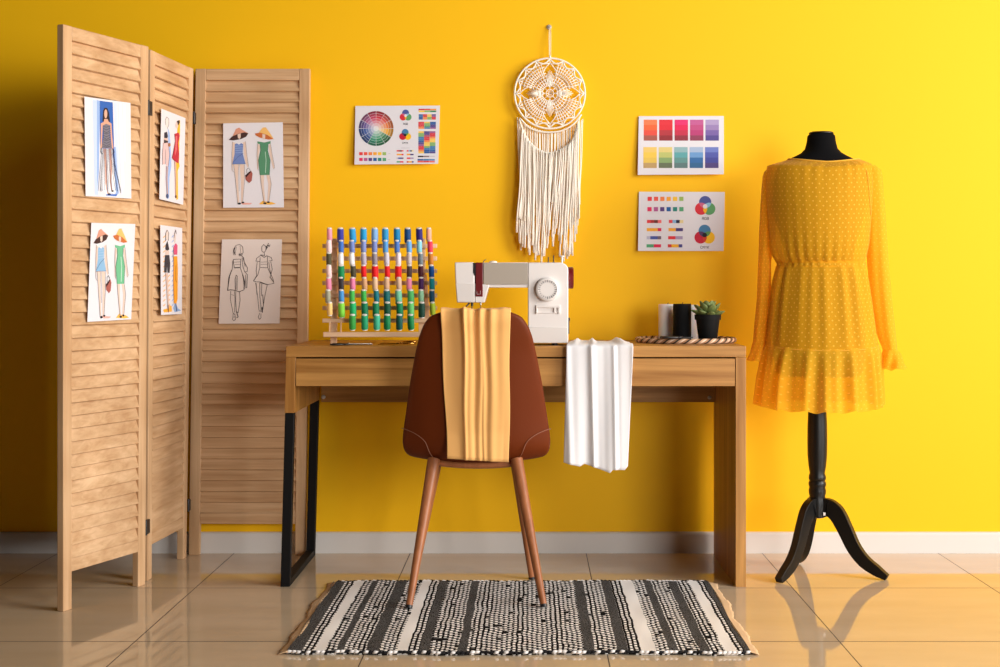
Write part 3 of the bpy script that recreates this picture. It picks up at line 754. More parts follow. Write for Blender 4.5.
# fabric folded over the chair back
def shell_back_y(z, x):
    s_ = 0
    for a, b_ in zip(RW, RW[1:]):
        if a[2] >= z >= b_[2]: s_ = a[0]+(a[2]-z)/(a[2]-b_[2]); break
    else: s_ = 0 if z > .862 else 9
    w = interp(RW, s_)[2]; u = max(-1, min(1, (x-CXC)/w))
    return shell(u, s_).y
def fold(u):
    a = 0
    for c, w, h in ((.0, .04, .003), (.14, .10, -.002), (.345, .03, .010), (.42, .07, .006), (.50, .03, -.003), (.58, .045, .006), (.66, .03, -.002), (.73, .06, .005), (.90, .08, .002)):
        a += h*math.exp(-((u-c)/w)**2)
    return a
def chaircloth(u, v):
    # v 0 bottom behind the chair, .68 top, 1 in front over the seat side
    top = .8625+.0015*sin(u*7+1)+.35*fold(u)+.001*sin(u*23)
    if v < .66:
        t = v/.66; z = lerp(.423-.010*u, top, t)
        xl = lerp(-.2475, -.262, t); xr = lerp(-.0645, -.060, t)
        x = lerp(xl, xr, u)+.0015*sin(t*9+u*5)
        f = fold(u+.05*(1-t)*(u < .6))*(.55+.9*t*t)
        y = shell_back_y(max(.50, min(z, .84)), x)-.0290-.006-f*1.3-.004*max(0, (.5-t))*2*abs(sin(u*9+1.2))
        if z > .80: y -= .006*min(1, (z-.80)/.03)
        return (x, y, z)
    t = (v-.66)/.34
    x0, y0, z0 = chaircloth(u, .6599)
    if t < .3:
        a = t/.3*pi; rr = .021
        return (x0, y0+.028*(1-cos(a)), z0+rr*.22*sin(a))
    q = (t-.3)/.7
    return (x0, y0+.056+q*.015+fold(u)*.4, z0-q*.22)
m = MB(); m.grid(chaircloth, 70, 60)
o = link('fabric_length', m, FABY, smooth=True, solid=.0016)
tag(o, 'apricot yellow fabric length folded over the brown chair back', 'fabric')

# ---------------------------------------------------------------- white voile on the desk edge
XL, XR = (566.5-CX)*4.14/F, (633-CX)*4.14/F
def wf(u):
    a = 0
    for c, w, h in ((0, .05, .006), (.15, .08, .002), (.37, .035, .011), (.42, .03, .002), (.55, .05, -.002), (.71, .03, .006), (.76, .03, -.003), (1, .04, .005)):
        a += h*math.exp(-((u-c)/w)**2)
    return a
def voile(u, v):
    if v < .75:
        t = v/.75  # 0 bottom 1 front edge of the desk top
        # hem height
        zb = interp([(0, .388), (.25, .376), (.32, .384), (.5, .372), (.72, .356), (.76, .366), (.95, .364), (1, .376)], u)
        z = lerp(zb, .742, t)
        x = lerp(lerp(-.003-.006, 0, t)+XL, XR-lerp(.016, 0, t), u)
        y = 4.138-wf(u-.10*(1-t))*(1.2-.35*t)-.007-.006*(1-t)*sin(u*11)
        return (x, y, z)
    t = (v-.75)/.25
    x0 = lerp(XL, XR, u)
    bump = .008*math.exp(-((u-.40)/.04)**2)+.010*math.exp(-((u-.86)/.07)**2)+.007*math.exp(-((u-.12)/.05)**2)+.004
    if t < .25:
        a = t/.25*pi/2; e_ = wf(u)*.85
        return (x0, 4.1315-e_*cos(a)+.012*(1-cos(a))+e_*0, .742+(.008+bump*.3)*sin(a))
    q = (t-.25)/.75
    return (x0+lerp(0, (u-.5)*-.05, q), 4.1435+q*(.17+.03*sin(u*7)), .7505+bump*(.3+.9*sin(q*pi*.75))+.003*sin(q*9+u*8)**2)
m = MB(); m.grid(voile, 60, 60)
o = link('voile_cloth', m, WHITEV, smooth=True, solid=.001)
tag(o, 'sheer white cloth hanging over the front edge of the desk', 'fabric')

# ---------------------------------------------------------------- sewing machine
MD = 4.20; MDB = 4.34
def mp2(px, py, d=MD): p = P(px, py, d); return (p.x, p.z)
sm = thing('sewing_machine', 'white electric sewing machine with maroon stripe and round dial on the desk', 'sewing machine', ((510-CX)*MD/F, 4.27, DT))
zb = DT+.007
def X(px, d=MD): return (px-CX)*d/F
def Z(py, d=MD): return CH-(py-CY)*d/F
m = MB()
cr = [(X(528), zb), (X(568.3), zb), (X(568.3), Z(270))]
for i in range(1, 7): a = i/6*pi/2; cr.append((X(568.3)-.026*(1-cos(a)), Z(270)+.0235*sin(a)))
cr += [(X(528), Z(262.4))]
m.prism(cr, MD, MDB); link('column', m, WHITED, sm, bevel=.003)
m = MB(); m.prism([(X(529), zb+.001), (X(567.8), zb+.001), (X(567.8), Z(327)), (X(529), Z(327))], MD-.0035, MD+.001); link('base_cover', m, WHITEP, sm, bevel=.0015)
m = MB(); m.box(X(456), X(528.3), MD+.006, MDB, zb, Z(328)); link('bed', m, WHITEP, sm, bevel=.004)
m = MB(); m.prism([(X(482.5), Z(262.6)), (X(528.3), Z(262.4)), (X(528.3), Z(287.6)), (X(488.3), Z(287.6))], MD+.004, MDB-.004); link('arm', m, WHITED, sm, bevel=.002)
m = MB(); m.box(X(483.4), X(527.6), MD-.0005, MD+.0045, Z(284.4), Z(263)); link('arm_panel', m, GREYP, sm, bevel=.001)
m = MB(); m.prism([(X(454.8), Z(262.3)), (X(473.6), Z(262.3)), (X(474.6), Z(276)), (X(474.6), Z(302.5)), (X(457), Z(302.5)), (X(455.6), Z(283))], MD-.004, MDB-.006)
link('head', m, WHITED, sm, bevel=.003)
m = MB(); m.prism([(X(456), Z(283.2)), (X(474.4), Z(283.2)), (X(474.4), Z(302)), (X(457.6), Z(302))], MD-.006, MD-.0035); link('face_plate', m, WHITEP, sm, bevel=.001)
m = MB(); m.prism([(X(475.2), Z(283)), (X(489.3), Z(285)), (X(484.2), Z(302.5)), (X(475.2), Z(302.5))], MD, MDB-.02); link('needle_housing', m, WHITED, sm, bevel=.002)
m = MB(); m.box(X(473.4), X(476.2), MD+.002, MDB-.02, Z(302), Z(262.8)); m.prism([(X(473.2), Z(263)), (X(475.6), Z(263)), (X(475.6), Z(275.5)), (X(474.4), Z(275.5)), (X(473.2), Z(273))], MD-.0047, MD+.003); link('thread_slot', m, DARKP, sm)
m = MB(); m.box(X(475.6), X(482.8), MD-.003, MDB-.02, Z(296.6), Z(262.5)); mst = link('maroon_stripe', m, MAROON, sm, bevel=.0015)
m = MB(); sq = [(477, 291.5), (477, 294.2), (480.4, 294.2), (480.4, 290.6)]
m.tube([(X(a), MD-.0036, Z(b_)) for a, b_ in sq], .0005, 6); link('needle_mark', m, WHITEP, mst)
# dial
dc = P(547.5, 289.4, MD)
m = MB(); m.lathe([(.0375, 0), (.0375, .012), (.0355, .0145), (.029, .0155), (.0285, .0145), (.0, .0145)], (dc.x, MD-.0003, dc.z), 40, Matrix.Rotation(pi/2, 3, 'X'))
dl = link('stitch_dial', m, WHITED, sm, smooth='auto')
m = MB()
for i in range(24):
    a = 2*pi*i/24; c = (100, 96, 100) if not (1 < i < 6) else (60, 56, 60)
    p0 = Vector((dc.x+.0295*sin(a), MD-.0163, dc.z-.0295*cos(a))); p1 = Vector((dc.x+.0225*sin(a), MD-.0155, dc.z-.0225*cos(a)))
    m.tube([p0, p1], .0007 if i % 2 else .0010, 5, (120, 112, 114) if i > 8 else (60, 56, 60))
link('dial_marks', m, INKG, dl)
# stitch length window
m = MB(); y0 = MD-.0055
m.box(X(536), X(560), y0, MD+.001, Z(307.6), Z(305)); m.box(X(536), X(537.4), y0, MD+.001, Z(313.6), Z(307.6)); m.box(X(558.2), X(560), y0, MD+.001, Z(313.6), Z(307.6))
m.box(X(554), X(555.4), y0, MD+.001, Z(312.5), Z(307.6)); m.box(X(537.4), X(558.2), MD-.002, MD+.001, Z(313.4), Z(312))
link('lever_frame', m, WHITED, sm, bevel=.0008)
m = MB(); ax = Matrix.Rotation(pi/2, 3, 'Y')
m.lathe([(.020, 0), (.0335, .001), (.0345, .004), (.0345, .016), (.031, .0185), (.0, .0185)], (X(568.3), MD+.075, Z(277.8, MD+.07)), 36, ax)
link('hand_wheel', m, MAROON, sm, smooth='auto')
m = MB(); m.box(X(568.2), X(569.6), MD+.02, MD+.05, Z(334), Z(321)); m.box(X(568.2), X(570.2), MD+.025, MD+.045, Z(321), Z(318)); link('power_switch', m, DARKP, sm, bevel=.001)
for px, top in ((548.3, 257), (553.6, 255.4)):
    m = MB(); m.tube([(X(px, 4.27), 4.27, Z(263, 4.2)), (X(px, 4.27), 4.27, Z(top, 4.27))], .0018, 8); m.tube([(X(px, 4.27), 4.27, Z(263, 4.2)), (X(px, 4.27), 4.27, Z(261.4, 4.2))], .004, 10); link('spool_pin', m, DARKP, sm)
m = MB(); q = (X(562, 4.26), 4.26); m.lathe([(.003, -.012), (.003, .012), (.0085, .013), (.0085, .016), (.003, .017)], (q[0], q[1], Z(263)+.008), 14); link('bobbin_winder', m, WHITED, sm, smooth='auto')
m = MB(); m.lathe([(.0135, -.003), (.0135, .002), (.012, .005), (.006, .0065), (0, .007)], (X(492.5), MD+.06, Z(262.6)), 20); link('tension_knob', m, WHITED, sm, smooth='auto')
m = MB(); m.tube(crom([(X(482.5), MD+.05, Z(263.5)), (X(483.3), MD+.045, Z(260.5)), (X(485.4), MD+.04, Z(259.4))], 4), .0016, 8); link('take_up_lever', m, STEEL, sm)
m = MB(); m.tube([(X(480.3), MD+.03, Z(302)), (X(480.3), MD+.03, Z(316))], .0011, 6); m.tube([(X(480.3), MD+.03, Z(302)), (X(480.3), MD+.03, Z(305))], .0028, 8); link('needle', m, STEEL, sm)
m = MB(); m.tube([(X(471.5), MD+.03, Z(302)), (X(471.5), MD+.03, Z(322))], .002, 8); m.box(X(468), X(474), MD+.015, MD+.045, Z(323), Z(321.5)); m.tube([(X(466), MD+.02, Z(306.5)), (X(469), MD+.025, Z(303))], .0028, 8)
m.tube([(X(471.8), MD+.022, Z(306)), (X(471.8), MD+.022, Z(302))], .004, 8); link('presser_foot', m, DARKP, sm)
for px in (462, 555):
    for y in (MD+.015, MDB-.02):
        m = MB(); m.lathe([(.008, 0), (.0085, .007)], (X(px), y, DT+.0002), 14); link('rubber_foot', m, DARKP, sm, smooth='auto')

# ---------------------------------------------------------------- spool rack
rd = 4.27
rack = thing('spool_rack', 'pale wooden thread rack with rows of bars and pegs standing on the desk', 'rack', ((380-CX)*rd/F, rd, DT))
ROWT = [227.6+12.35*i for i in range(8)]       # image height of each row's spool tops
def row_y(z): return 4.225+(z-.80)*.42          # the rack leans back
def Zr(py, d): return CH-(py-CY)*d/F
def barpos(py):
    d = 4.28
    for _ in range(4): d = row_y(Zr(py, d))+.030
    return d, Zr(py, d)
for i, py in enumerate((246, 258.5, 271, 283, 295.5, 308, 320.6)):
    d, z = barpos(py)
    m = MB(); m.box((322.5-CX)*d/F, (437-CX)*d/F, d-.004, d+.007, z-.0065, z+.0065)
    bar = link('cross_bar', m, BEECH, rack, bevel=.0012)
d = 4.222
m = MB(); m.box((323.6-CX)*d/F, (436-CX)*d/F, d-.010, d+.012, Zr(337, d), Zr(332, d)); link('front_rail', m, BEECH, rack, bevel=.0015)
BEECHZ = wood('pale_beech_upright', (214, 168, 128), (236, 198, 160), 'z', .5)
for px, w in ((333.3, 3.1), (421.5, 3.1)):
    d1, z1 = barpos(238.5); d0 = 4.240; z0 = DT+.0003
    x0 = (px-CX)*d0/F; x1 = (px+.6-CX)*d1/F; hw = w*d0/F
    m = MB(); m.add([(x0-hw, d0+.003, z0), (x0+hw, d0+.003, z0), (x0+hw, d0+.018, z0), (x0-hw, d0+.018, z0), (x1-hw, d1+.008, z1), (x1+hw, d1+.008, z1), (x1+hw, d1+.021, z1), (x1-hw, d1+.021, z1)],
          [(0, 3, 2, 1), (4, 5, 6, 7), (0, 1, 5, 4), (1, 2, 6, 5), (2, 3, 7, 6), (3, 0, 4, 7)])
    link('post', m, BEECHZ, rack, bevel=.001)
    # rear prop
    xb = x0-.022 if px < 380 else x0+.012
    zt = .97; yt = row_y(zt)+.05
    m = MB(); m.add([(xb-.008, 4.385, z0), (xb+.008, 4.385, z0), (xb+.008, 4.40, z0), (xb-.008, 4.40, z0), (x0-.006, yt, zt), (x0+.008, yt, zt), (x0+.008, yt+.014, zt), (x0-.006, yt+.014, zt)],
          [(0, 3, 2, 1), (4, 5, 6, 7), (0, 1, 5, 4), (1, 2, 6, 5), (2, 3, 7, 6), (3, 0, 4, 7)])
    link('rear_prop', m, BEECHZ, rack, bevel=.001)
for px in (329.6, 340.9):
    x = (px-CX)*4.23/F; m = MB(); m.tube([(x, 4.228, Zr(333, 4.228)), (x, 4.234, Zr(321, 4.234))], .0022, 8)
    link('peg', m, BEECHZ, rack, smooth='auto')
CXS = [[329.7, 329.1, 329, 329, 328.6, 328.1, 330], [340.6, 341.2, 341, 341.3, 341, 341.4, 341.4], [352.4, 351.8, 351.8, 353.2, 352.7, 352.2, 352.9, 352.7],
       [363.7, 363.8, 363.7, 363.6, 364.4, 363.6, 364.6, 364.7], [374.9, 374.7, 374.7, 375.1, 375.2, 376.3, 376, 377], [385.4, 385.6, 386.6, 387.2, 386.8, 386.8, 387.5, 387.4],
       [397, 397, 398.6, 398.4, 398.9, 398.4, 399.6, 399.6], [407.8, 409, 409.3, 409.6, 409.2, 410.7, 410.8, 410.6], [419.1, 419.6, 420.6, 420.8, 421.3, 421.1, 421.9], [429, 430, 430.6, 431.4, 431.9, 432, 432.6]]
T_, F_ = 0, 1
SP = [[('pink', (232, 150, 170), T_), ('pale pink', (250, 208, 204), T_), ('olive', (78, 72, 46), T_), ('pale pink', (250, 208, 204), T_), ('rose pink', (230, 132, 164), T_), ('grey green', (156, 154, 130), T_), ('cream yellow', (240, 196, 120), T_)],
      [('violet blue', (52, 52, 152), F_), ('mid blue', (62, 112, 194), T_), ('white', (244, 238, 236), T_), ('emerald green', (0, 132, 76), F_), ('charcoal', (46, 42, 46), T_), ('sky blue', (66, 142, 204), T_), ('lime green', (122, 202, 62), F_)],
      [('bright blue', (42, 152, 208), F_), ('periwinkle', (112, 132, 192), T_), ('white', (244, 238, 236), T_), ('olive', (72, 66, 46), T_), ('rose pink', (226, 122, 162), T_), ('grass green', (62, 172, 72), T_), ('emerald green', (22, 168, 96), F_), ('leaf green', (52, 152, 62), F_)],
      [('bright blue', (32, 152, 204), F_), ('periwinkle', (128, 142, 198), T_), ('lilac grey', (178, 168, 184), T_), ('red', (226, 16, 22), T_), ('tan', (204, 154, 112), T_), ('grass green', (56, 168, 70), T_), ('deep green', (0, 116, 76), F_), ('sea green', (26, 152, 102), F_)],
      [('light blue', (128, 172, 218), F_), ('periwinkle', (122, 138, 198), T_), ('grey', (142, 132, 142), T_), ('red', (226, 16, 22), F_), ('sand', (222, 182, 146), T_), ('teal', (0, 112, 122), T_), ('deep green', (0, 122, 76), F_), ('mint green', (62, 182, 142), F_)],
      [('cerulean blue', (42, 146, 198), F_), ('sky blue', (82, 152, 212), T_), ('silver', (198, 192, 202), T_), ('red', (226, 16, 22), T_), ('tan', (212, 168, 132), T_), ('deep teal', (0, 96, 96), F_), ('dark green', (0, 78, 52), F_), ('deep green', (0, 132, 76), F_)],
      [('peacock blue', (0, 126, 178), F_), ('cobalt blue', (72, 116, 188), T_), ('pinkish white', (228, 212, 218), T_), ('red', (226, 16, 22), F_), ('sand', (218, 182, 152), T_), ('mint green', (112, 188, 152), F_), ('deep green', (0, 122, 76), F_), ('dark teal', (16, 92, 82), F_)],
      [('dark blue', (0, 66, 122), F_), ('sky blue', (106, 166, 222), T_), ('greige', (198, 182, 178), T_), ('dark brown', (72, 52, 52), T_), ('rose pink', (232, 132, 162), T_), ('grass green', (72, 168, 92), F_), ('light green', (96, 188, 106), F_), ('green', (12, 132, 72), F_)],
      [('indigo', (42, 28, 112), F_), ('pale cyan', (132, 202, 218), T_), ('slate grey', (112, 122, 128), T_), ('maroon', (74, 16, 32), T_), ('plum', (62, 16, 78), T_), ('sage green', (132, 182, 146), T_), ('forest green', (22, 66, 52), F_)],
      [('peach', (242, 168, 142), T_), ('crimson', (226, 52, 82), T_), ('ochre', (192, 116, 32), T_), ('royal blue', (0, 72, 142), T_), ('turquoise', (0, 136, 146), T_), ('petrol blue', (0, 62, 92), T_), ('yellow green', (152, 178, 42), T_)]]
TMAT = {}
def thread_mat(rgb):
    if rgb in TMAT: return TMAT[rgb]
    m, nt, b = newmat('thread_%d_%d_%d' % rgb)
    b.inputs['Base Color'].default_value = tuple(min(1, x*1.12) for x in lin(rgb))+(1,); b.inputs['Roughness'].default_value = .42; b.inputs['Specular IOR Level'].default_value = .3
    b.inputs['Sheen Weight'].default_value = .1
    tc = N(nt, 'ShaderNodeTexCoord'); wv = N(nt, 'ShaderNodeTexWave', Scale=260.0, _bands_direction='Z'); wv.inputs['Distortion'].default_value = 1.0
    L(nt, tc.outputs['Object'], wv.inputs['Vector'])
    bp = N(nt, 'ShaderNodeBump', Strength=.35, Distance=.0008); L(nt, wv.outputs['Fac'], bp.inputs['Height']); L(nt, bp.outputs['Normal'], b.inputs['Normal'])
    TMAT[rgb] = m; return m
SPW = mat('spool_core_plastic', (238, 232, 226), .5)
def spool_proto(R, H):
    th = MB(); th.lathe([(.0032, .0055), (R*.86, .004), (R, .007), (R*1.0, H*.5), (R*.97, H-.007), (R*.88, H-.004), (.0032, H-.0045)], n=20)
    co = MB(); co.lathe([(R*.6, .0), (R*.8, .0015), (R*.7, .0045), (.003, .005), (.003, H-.0045), (R*.74, H-.0040), (R*.80, H-.0015), (R*.58, H-.0002), (.0028, H-.0002)], n=18)
    t = link('thread', th, SPW, smooth='auto'); c = link('core', co, SPW, smooth='auto')
    return t, c
PR = {T_: spool_proto(.0088, .046), F_: spool_proto(.0109, .053)}
ORD = ['first', 'second', 'third', 'fourth', 'fifth', 'sixth', 'seventh', 'eighth', 'ninth', 'tenth']
used = set()
for ci in range(10):
    for ri in range(len(SP[ci])):
        nm, rgb, fat = SP[ci][ri]
        H = .053 if fat else .046
        tilt = radians(13)
        d = 4.28
        for _ in range(4): zt = Zr(ROWT[ri], d); d = row_y(zt-.05)
        zt = Zr(ROWT[ri], d)
        top = Vector(((CXS[ci][ri]-CX)*d/F, d-.005, zt))
        axis = Vector((random.uniform(-.03, .03), -sin(tilt), cos(tilt))).normalized()
        base = top-axis*H
        r = thing('thread_spool', '%s thread spool, %s column from the left, %s down on the rack' % (nm, ORD[ci], ORD[ri]), 'thread spool', base, 'thread spools on the wooden rack')
        r.rotation_mode = 'QUATERNION'; r.rotation_quaternion = Vector((0, 0, 1)).rotation_difference(axis)
        for src in PR[fat]:
            if fat in used: c = src.copy(); COL.objects.link(c)
            else: c = src
            c.parent = r
            if src.name.startswith('thread'):
                c.material_slots[0].link = 'OBJECT'; c.material_slots[0].material = thread_mat(rgb)
        used.add(fat)

# ---------------------------------------------------------------- scissors
def scissors(name, label, pts_b1, pts_b2, loops, mb_mat, hmat, loc, group=None):
    r = thing(name, label, 'scissors', loc, group)
    for pb in (pts_b1, pts_b2):
        m = MB(); a, b_, w = pb
        a, b_ = Vector(a), Vector(b_); t = (b_-a); n = Vector((-t.y, t.x, 0)).normalized()*w
        up = Vector((0, 0, .0022))
        vs = [a-n, a+n, b_+n*.15, b_-n*.15]; vs = vs+[q+up for q in vs]
        m.add(vs, [(0, 3, 2, 1), (4, 5, 6, 7), (0, 1, 5, 4), (1, 2, 6, 5), (2, 3, 7, 6), (3, 0, 4, 7)])
        link('blade', m, mb_mat, r, bevel=.0005)
    for (c, rx, ry, rot, join, tk) in loops:
        m = MB(); c = Vector(c)
        pts = [c+Vector((rx*cos(a)*cos(rot)-ry*sin(a)*sin(rot), rx*cos(a)*sin(rot)+ry*sin(a)*cos(rot), 0)) for a in (2*pi*i/20 for i in range(21))]
        m.tube(pts, tk, 8, cap=False); m.tube([join, min(pts, key=lambda q: (q-Vector(join)).length)], tk*1.1, 8)
        link('handle', m, hmat, r, smooth=True)
    m = MB(); c = (Vector(pts_b1[0])+Vector(pts_b2[0]))/2; m.lathe([(.003, 0), (.003, .005), (.0015, .006)], tuple(c), 10); link('pivot_screw', m, mb_mat, r, smooth='auto')
    return r
z = DT+.002
pv = P(349, 344, 4.2); pv = Vector((pv.x, 4.195, z))
scissors('scissors', 'dark steel scissors lying flat below the thread rack', ((pv.x, pv.y, z), (pv.x+.075, pv.y-.01, z), .005), ((pv.x, pv.y, z+.0025), (pv.x+.072, pv.y+.012, z+.0025), .005),
         [((pv.x-.035, pv.y-.014, z+.002), .020, .010, .3, (pv.x, pv.y, z+.002), .0026), ((pv.x-.035, pv.y+.018, z+.002), .020, .010, -.3, (pv.x, pv.y, z+.002), .0026)], STEEL, DARKP, (pv.x, pv.y, DT))
z = DT+.003
pv = Vector(((398-CX)*4.21/F, 4.21, z))
scissors('scissors', 'gold toned scissors lying on the desk beside the chair back', ((pv.x, pv.y, z), (pv.x-.062, pv.y-.006, z-.001), .004), ((pv.x, pv.y, z+.0025), (pv.x-.058, pv.y+.014, z+.0015), .004),
         [((pv.x+.034, pv.y-.012, z+.004), .021, .012, .35, (pv.x, pv.y, z+.003), .0028), ((pv.x+.034, pv.y+.02, z+.008), .021, .012, -.35, (pv.x, pv.y, z+.003), .0028)], GOLD, GOLD, (pv.x, pv.y, DT))

# ---------------------------------------------------------------- woven tray and what stands on it
tc_ = Vector(((685.5-CX)*4.455/F, 4.455, DT))
RIM, nt, b = newmat('wrapped_rim')
tcn = N(nt, 'ShaderNodeTexCoord'); sx = N(nt, 'ShaderNodeSeparateXYZ'); L(nt, tcn.outputs['UV'], sx.inputs[0])
q = mth('FRACT', mth('ADD', mth('MULTIPLY', sx.outputs[0], 30.0, nt=nt), mth('MULTIPLY', sx.outputs[1], 2.0, nt=nt), nt=nt), nt=nt)
cr_ = N(nt, 'ShaderNodeValToRGB'); cr_.color_ramp.interpolation = 'CONSTANT'; e = cr_.color_ramp.elements
e[0].color = lin((26, 18, 16))+(1,); e[1].position = .24; e[1].color = lin((196, 154, 118))+(1,)
e2 = e.new(.5); e2.color = lin((232, 200, 172))+(1,); e3 = e.new(.72); e3.color = lin((170, 124, 88))+(1,)
L(nt, q, cr_.inputs['Fac']); L(nt, cr_.outputs['Color'], b.inputs['Base Color']); b.inputs['Roughness'].default_value = .7
tray = thing('woven_tray', 'round dark woven tray with black and tan wrapped rim on the desk', 'tray', tc_)
m = MB(); m.lathe([(.150, .001), (.156, .002), (.156, .006), (.146, .0075), (.0, .0075)], tuple(tc_), 48); link('tray_base', m, mat('dark_woven_base', (38, 30, 26), .85, bump=.6, bscale=120), tray, smooth='auto')
m = MB(); R0 = .160; rr = .0085
m.grid(lambda u, v: (tc_.x+(R0+rr*cos(-2*pi*v))*cos(2*pi*u), tc_.y+(R0+rr*cos(-2*pi*v))*sin(2*pi*u), DT+.0088+rr*(1+.06*sin(2*pi*(u*30+v*2)))*sin(-2*pi*v)), 368, 12, uvf=lambda u, v: (u, v))
link('tray_rim', m, RIM, tray, smooth=True)
tz = DT+.0078
def candle(px0, px1, d, pt, m_, label):
    x = ((px0+px1)/2-CX)*d/F; R = (px1-px0)/2*d/F; zt = Zr(pt, d)
    r = thing('pillar_candle', label, 'candle', (x, d, tz), 'pillar candles on the woven tray')
    m = MB(); m.lathe([(R*.97, 0), (R, .002), (R, zt-tz-.003), (R*.96, zt-tz), (R*.8, zt-tz), (R*.7, zt-tz-.003), (0, zt-tz-.004)], (x, d, tz), 32); link('wax_body', m, m_, r, smooth='auto')
    m = MB(); m.tube([(x, d, zt-.005), (x+.001, d, zt+.002), (x+.003, d, zt+.005)], .001, 6); link('wick', m, DARKP, r)
candle(658.5, 676.5, 4.505, 304.2, WAXW, 'white pillar candle, the leftmost one on the tray')
candle(673, 691.2, 4.43, 303.8, WAXB, 'black pillar candle between the two white ones')
candle(681.5, 698.5, 4.52, 304.8, WAXW, 'white pillar candle mostly hidden behind the black candle and pot')
pd = 4.385; pc = Vector(((707.8-CX)*pd/F, pd, tz))
pl = thing('potted_succulent', 'green succulent in a small black pot on the tray', 'potted plant', pc)
hp = Zr(314.5, pd)-tz
m = MB(); m.lathe([(.029, 0), (.030, .001), (.0385, hp*.80), (.0425, hp*.80), (.0435, hp), (.040, hp), (.0385, hp*.86), (0, hp*.86)], tuple(pc), 36); link('pot', m, POTB, pl, smooth='auto')
m = MB(); m.lathe([(.0384, hp*.86), (.036, hp*.9), (0, hp*.93)], tuple(pc), 24); link('soil', m, SOIL, pl)
lf = MB()
for ring, (n_, tl, ln, wd) in enumerate(((9, 14, .057, .0165), (8, 34, .054, .016), (7, 54, .046, .015), (5, 70, .034, .012), (3, 82, .024, .009))):
    for i in range(n_):
        a = 2*pi*(i+.37*ring)/n_+random.uniform(-.1, .1); el = radians(tl+random.uniform(-5, 5))
        dv = Vector((cos(a)*cos(el), sin(a)*cos(el), sin(el)))
        rot = Vector((0, 0, 1)).rotation_difference(dv).to_matrix()
        side = Matrix.Rotation(0, 3, 'Z')
        c0 = pc+Vector((0, 0, hp*.93+.004*ring))
        prof = [(.12, 0), (.55, .15), (.92, .4), (1.0, .62), (.8, .82), (.35, .96), (.02, 1.0)]
        t = dv; sd = Vector((-sin(a), cos(a), 0)); up = t.cross(sd)
        vs = []
        for w_, h_ in prof:
            curl = -.10*ln*(1-h_)*0+.12*ln*h_*h_
            for j in range(8):
                b2_ = 2*pi*j/8; vs.append(c0+t*(h_*ln)+sd*(cos(b2_)*wd*w_)+up*(sin(b2_)*wd*.38*w_)+Vector((0, 0, curl)))
        k = len(prof)
        fs = [(i2*8+j, i2*8+(j+1) % 8, (i2+1)*8+(j+1) % 8, (i2+1)*8+j) for i2 in range(k-1) for j in range(8)]+[tuple(range(7, -1, -1)), tuple(range((k-1)*8, k*8))]
        lf.add(vs, fs)
link('leaves', lf, LEAF, pl, smooth=True)
# small black scissors at the front of the tray
z = DT+.0185
pv = Vector(((681-CX)*4.34/F, 4.303, z))
scissors('scissors', 'small black scissors on the woven tray in front of the candles', ((pv.x, pv.y, z), (pv.x+.034, pv.y+.006, z), .003), ((pv.x, pv.y, z+.0025), (pv.x+.034, pv.y-.004, z+.0025), .003),
         [((pv.x-.040, pv.y-.012, z+.003), .026, .010, .1, (pv.x, pv.y, z+.003), .004), ((pv.x-.042, pv.y+.014, z+.003), .026, .010, -.1, (pv.x, pv.y, z+.003), .004)], DARKP, DARKP, (pv.x, pv.y, DT+.0175))

# ---------------------------------------------------------------- macrame wall hanging
md = 4.672
hang = thing('macrame_hanging', 'round crocheted dreamcatcher with long cream fringe hanging on the wall', 'wall hanging', P(550, 93.5, 4.68))
sc_ = md/F; mc = P(549.8, 93.4, md); MR = 35.2*sc_
m = MB(); m.tube([(mc.x+MR*cos(a), md, mc.z+MR*sin(a)) for a in (2*pi*i/64 for i in range(65))], .0034, 8, cap=False); link('hoop', m, CORD, hang, smooth=True)
def wp(r, a): return Vector((mc.x+MR*r*sin(a), md-.0005, mc.z+MR*r*cos(a)))
w = MB(); th = .0017
for i in range(16):   # star edge: arches tied to the hoop
    a0 = 2*pi*i/16; a1 = 2*pi*(i+1)/16; am = (a0+a1)/2
    w.tube([wp(.98, a0), wp(.90, lerp(a0, am, .42)), wp(.855, am), wp(.90, lerp(a1, am, .42)), wp(.98, a1)], .0027, 6)
    w.tube([wp(.98, a0), wp(.84, a0)], .0021, 6)
for r_ in (.85, .76, .67, .58, .49, .40, .31, .22):
    # each round skips the leaf motifs on the four axes
    for q_ in range(4):
        c = q_*pi/2+pi/4; half = pi/4*(.98 if r_ > .8 else (.74 if r_ > .42 else (.62 if r_ > .3 else 1)))
        if r_ < .28: half = pi/4
        n_ = 14
        w.tube([wp(r_+.006*(-1)**i, c-half+2*half*i/n_) for i in range(n_+1)], th, 5)
for i in range(64):
    a = 2*pi*i/64; da = abs(((a+pi/4) % (pi/2))-pi/4)
    if i % 2 == 0 and da > .16: w.tube([wp(.22, a), wp(.53, a)], th, 5)
    if da > .20: w.tube([wp(.52, a), wp(.85, a)], th, 5)
for q_ in range(4):   # leaf motifs
    c = q_*pi/2
    e1 = [wp(lerp(.16, .86, i/10), c+.34*sin(pi*i/10)/(.5+i/10*.7)) for i in range(11)]
    e2_ = [wp(lerp(.16, .86, i/10), c-.34*sin(pi*i/10)/(.5+i/10*.7)) for i in range(11)]
    w.tube(e1, .0018, 6); w.tube(e2_, .0018, 6)
    for k in range(-5, 6):
        w.tube([wp(.30, c+k*.008), wp(.36+.30*cos(k*.22)-.03*abs(k), c+k*.072)], .0014, 5)
    w.ball(wp(.30, c), .007, (1, .3, 1.6), 10, 6)
w.tube([wp(.11, 2*pi*i/16) for i in range(17)], .0016, 5, cap=False)
for i in range(8): w.tube([wp(.02, 2*pi*i/8), wp(.22, 2*pi*i/8)], .0013, 5)
link('crochet_web', w, CORD, hang, smooth=True)
m = MB()
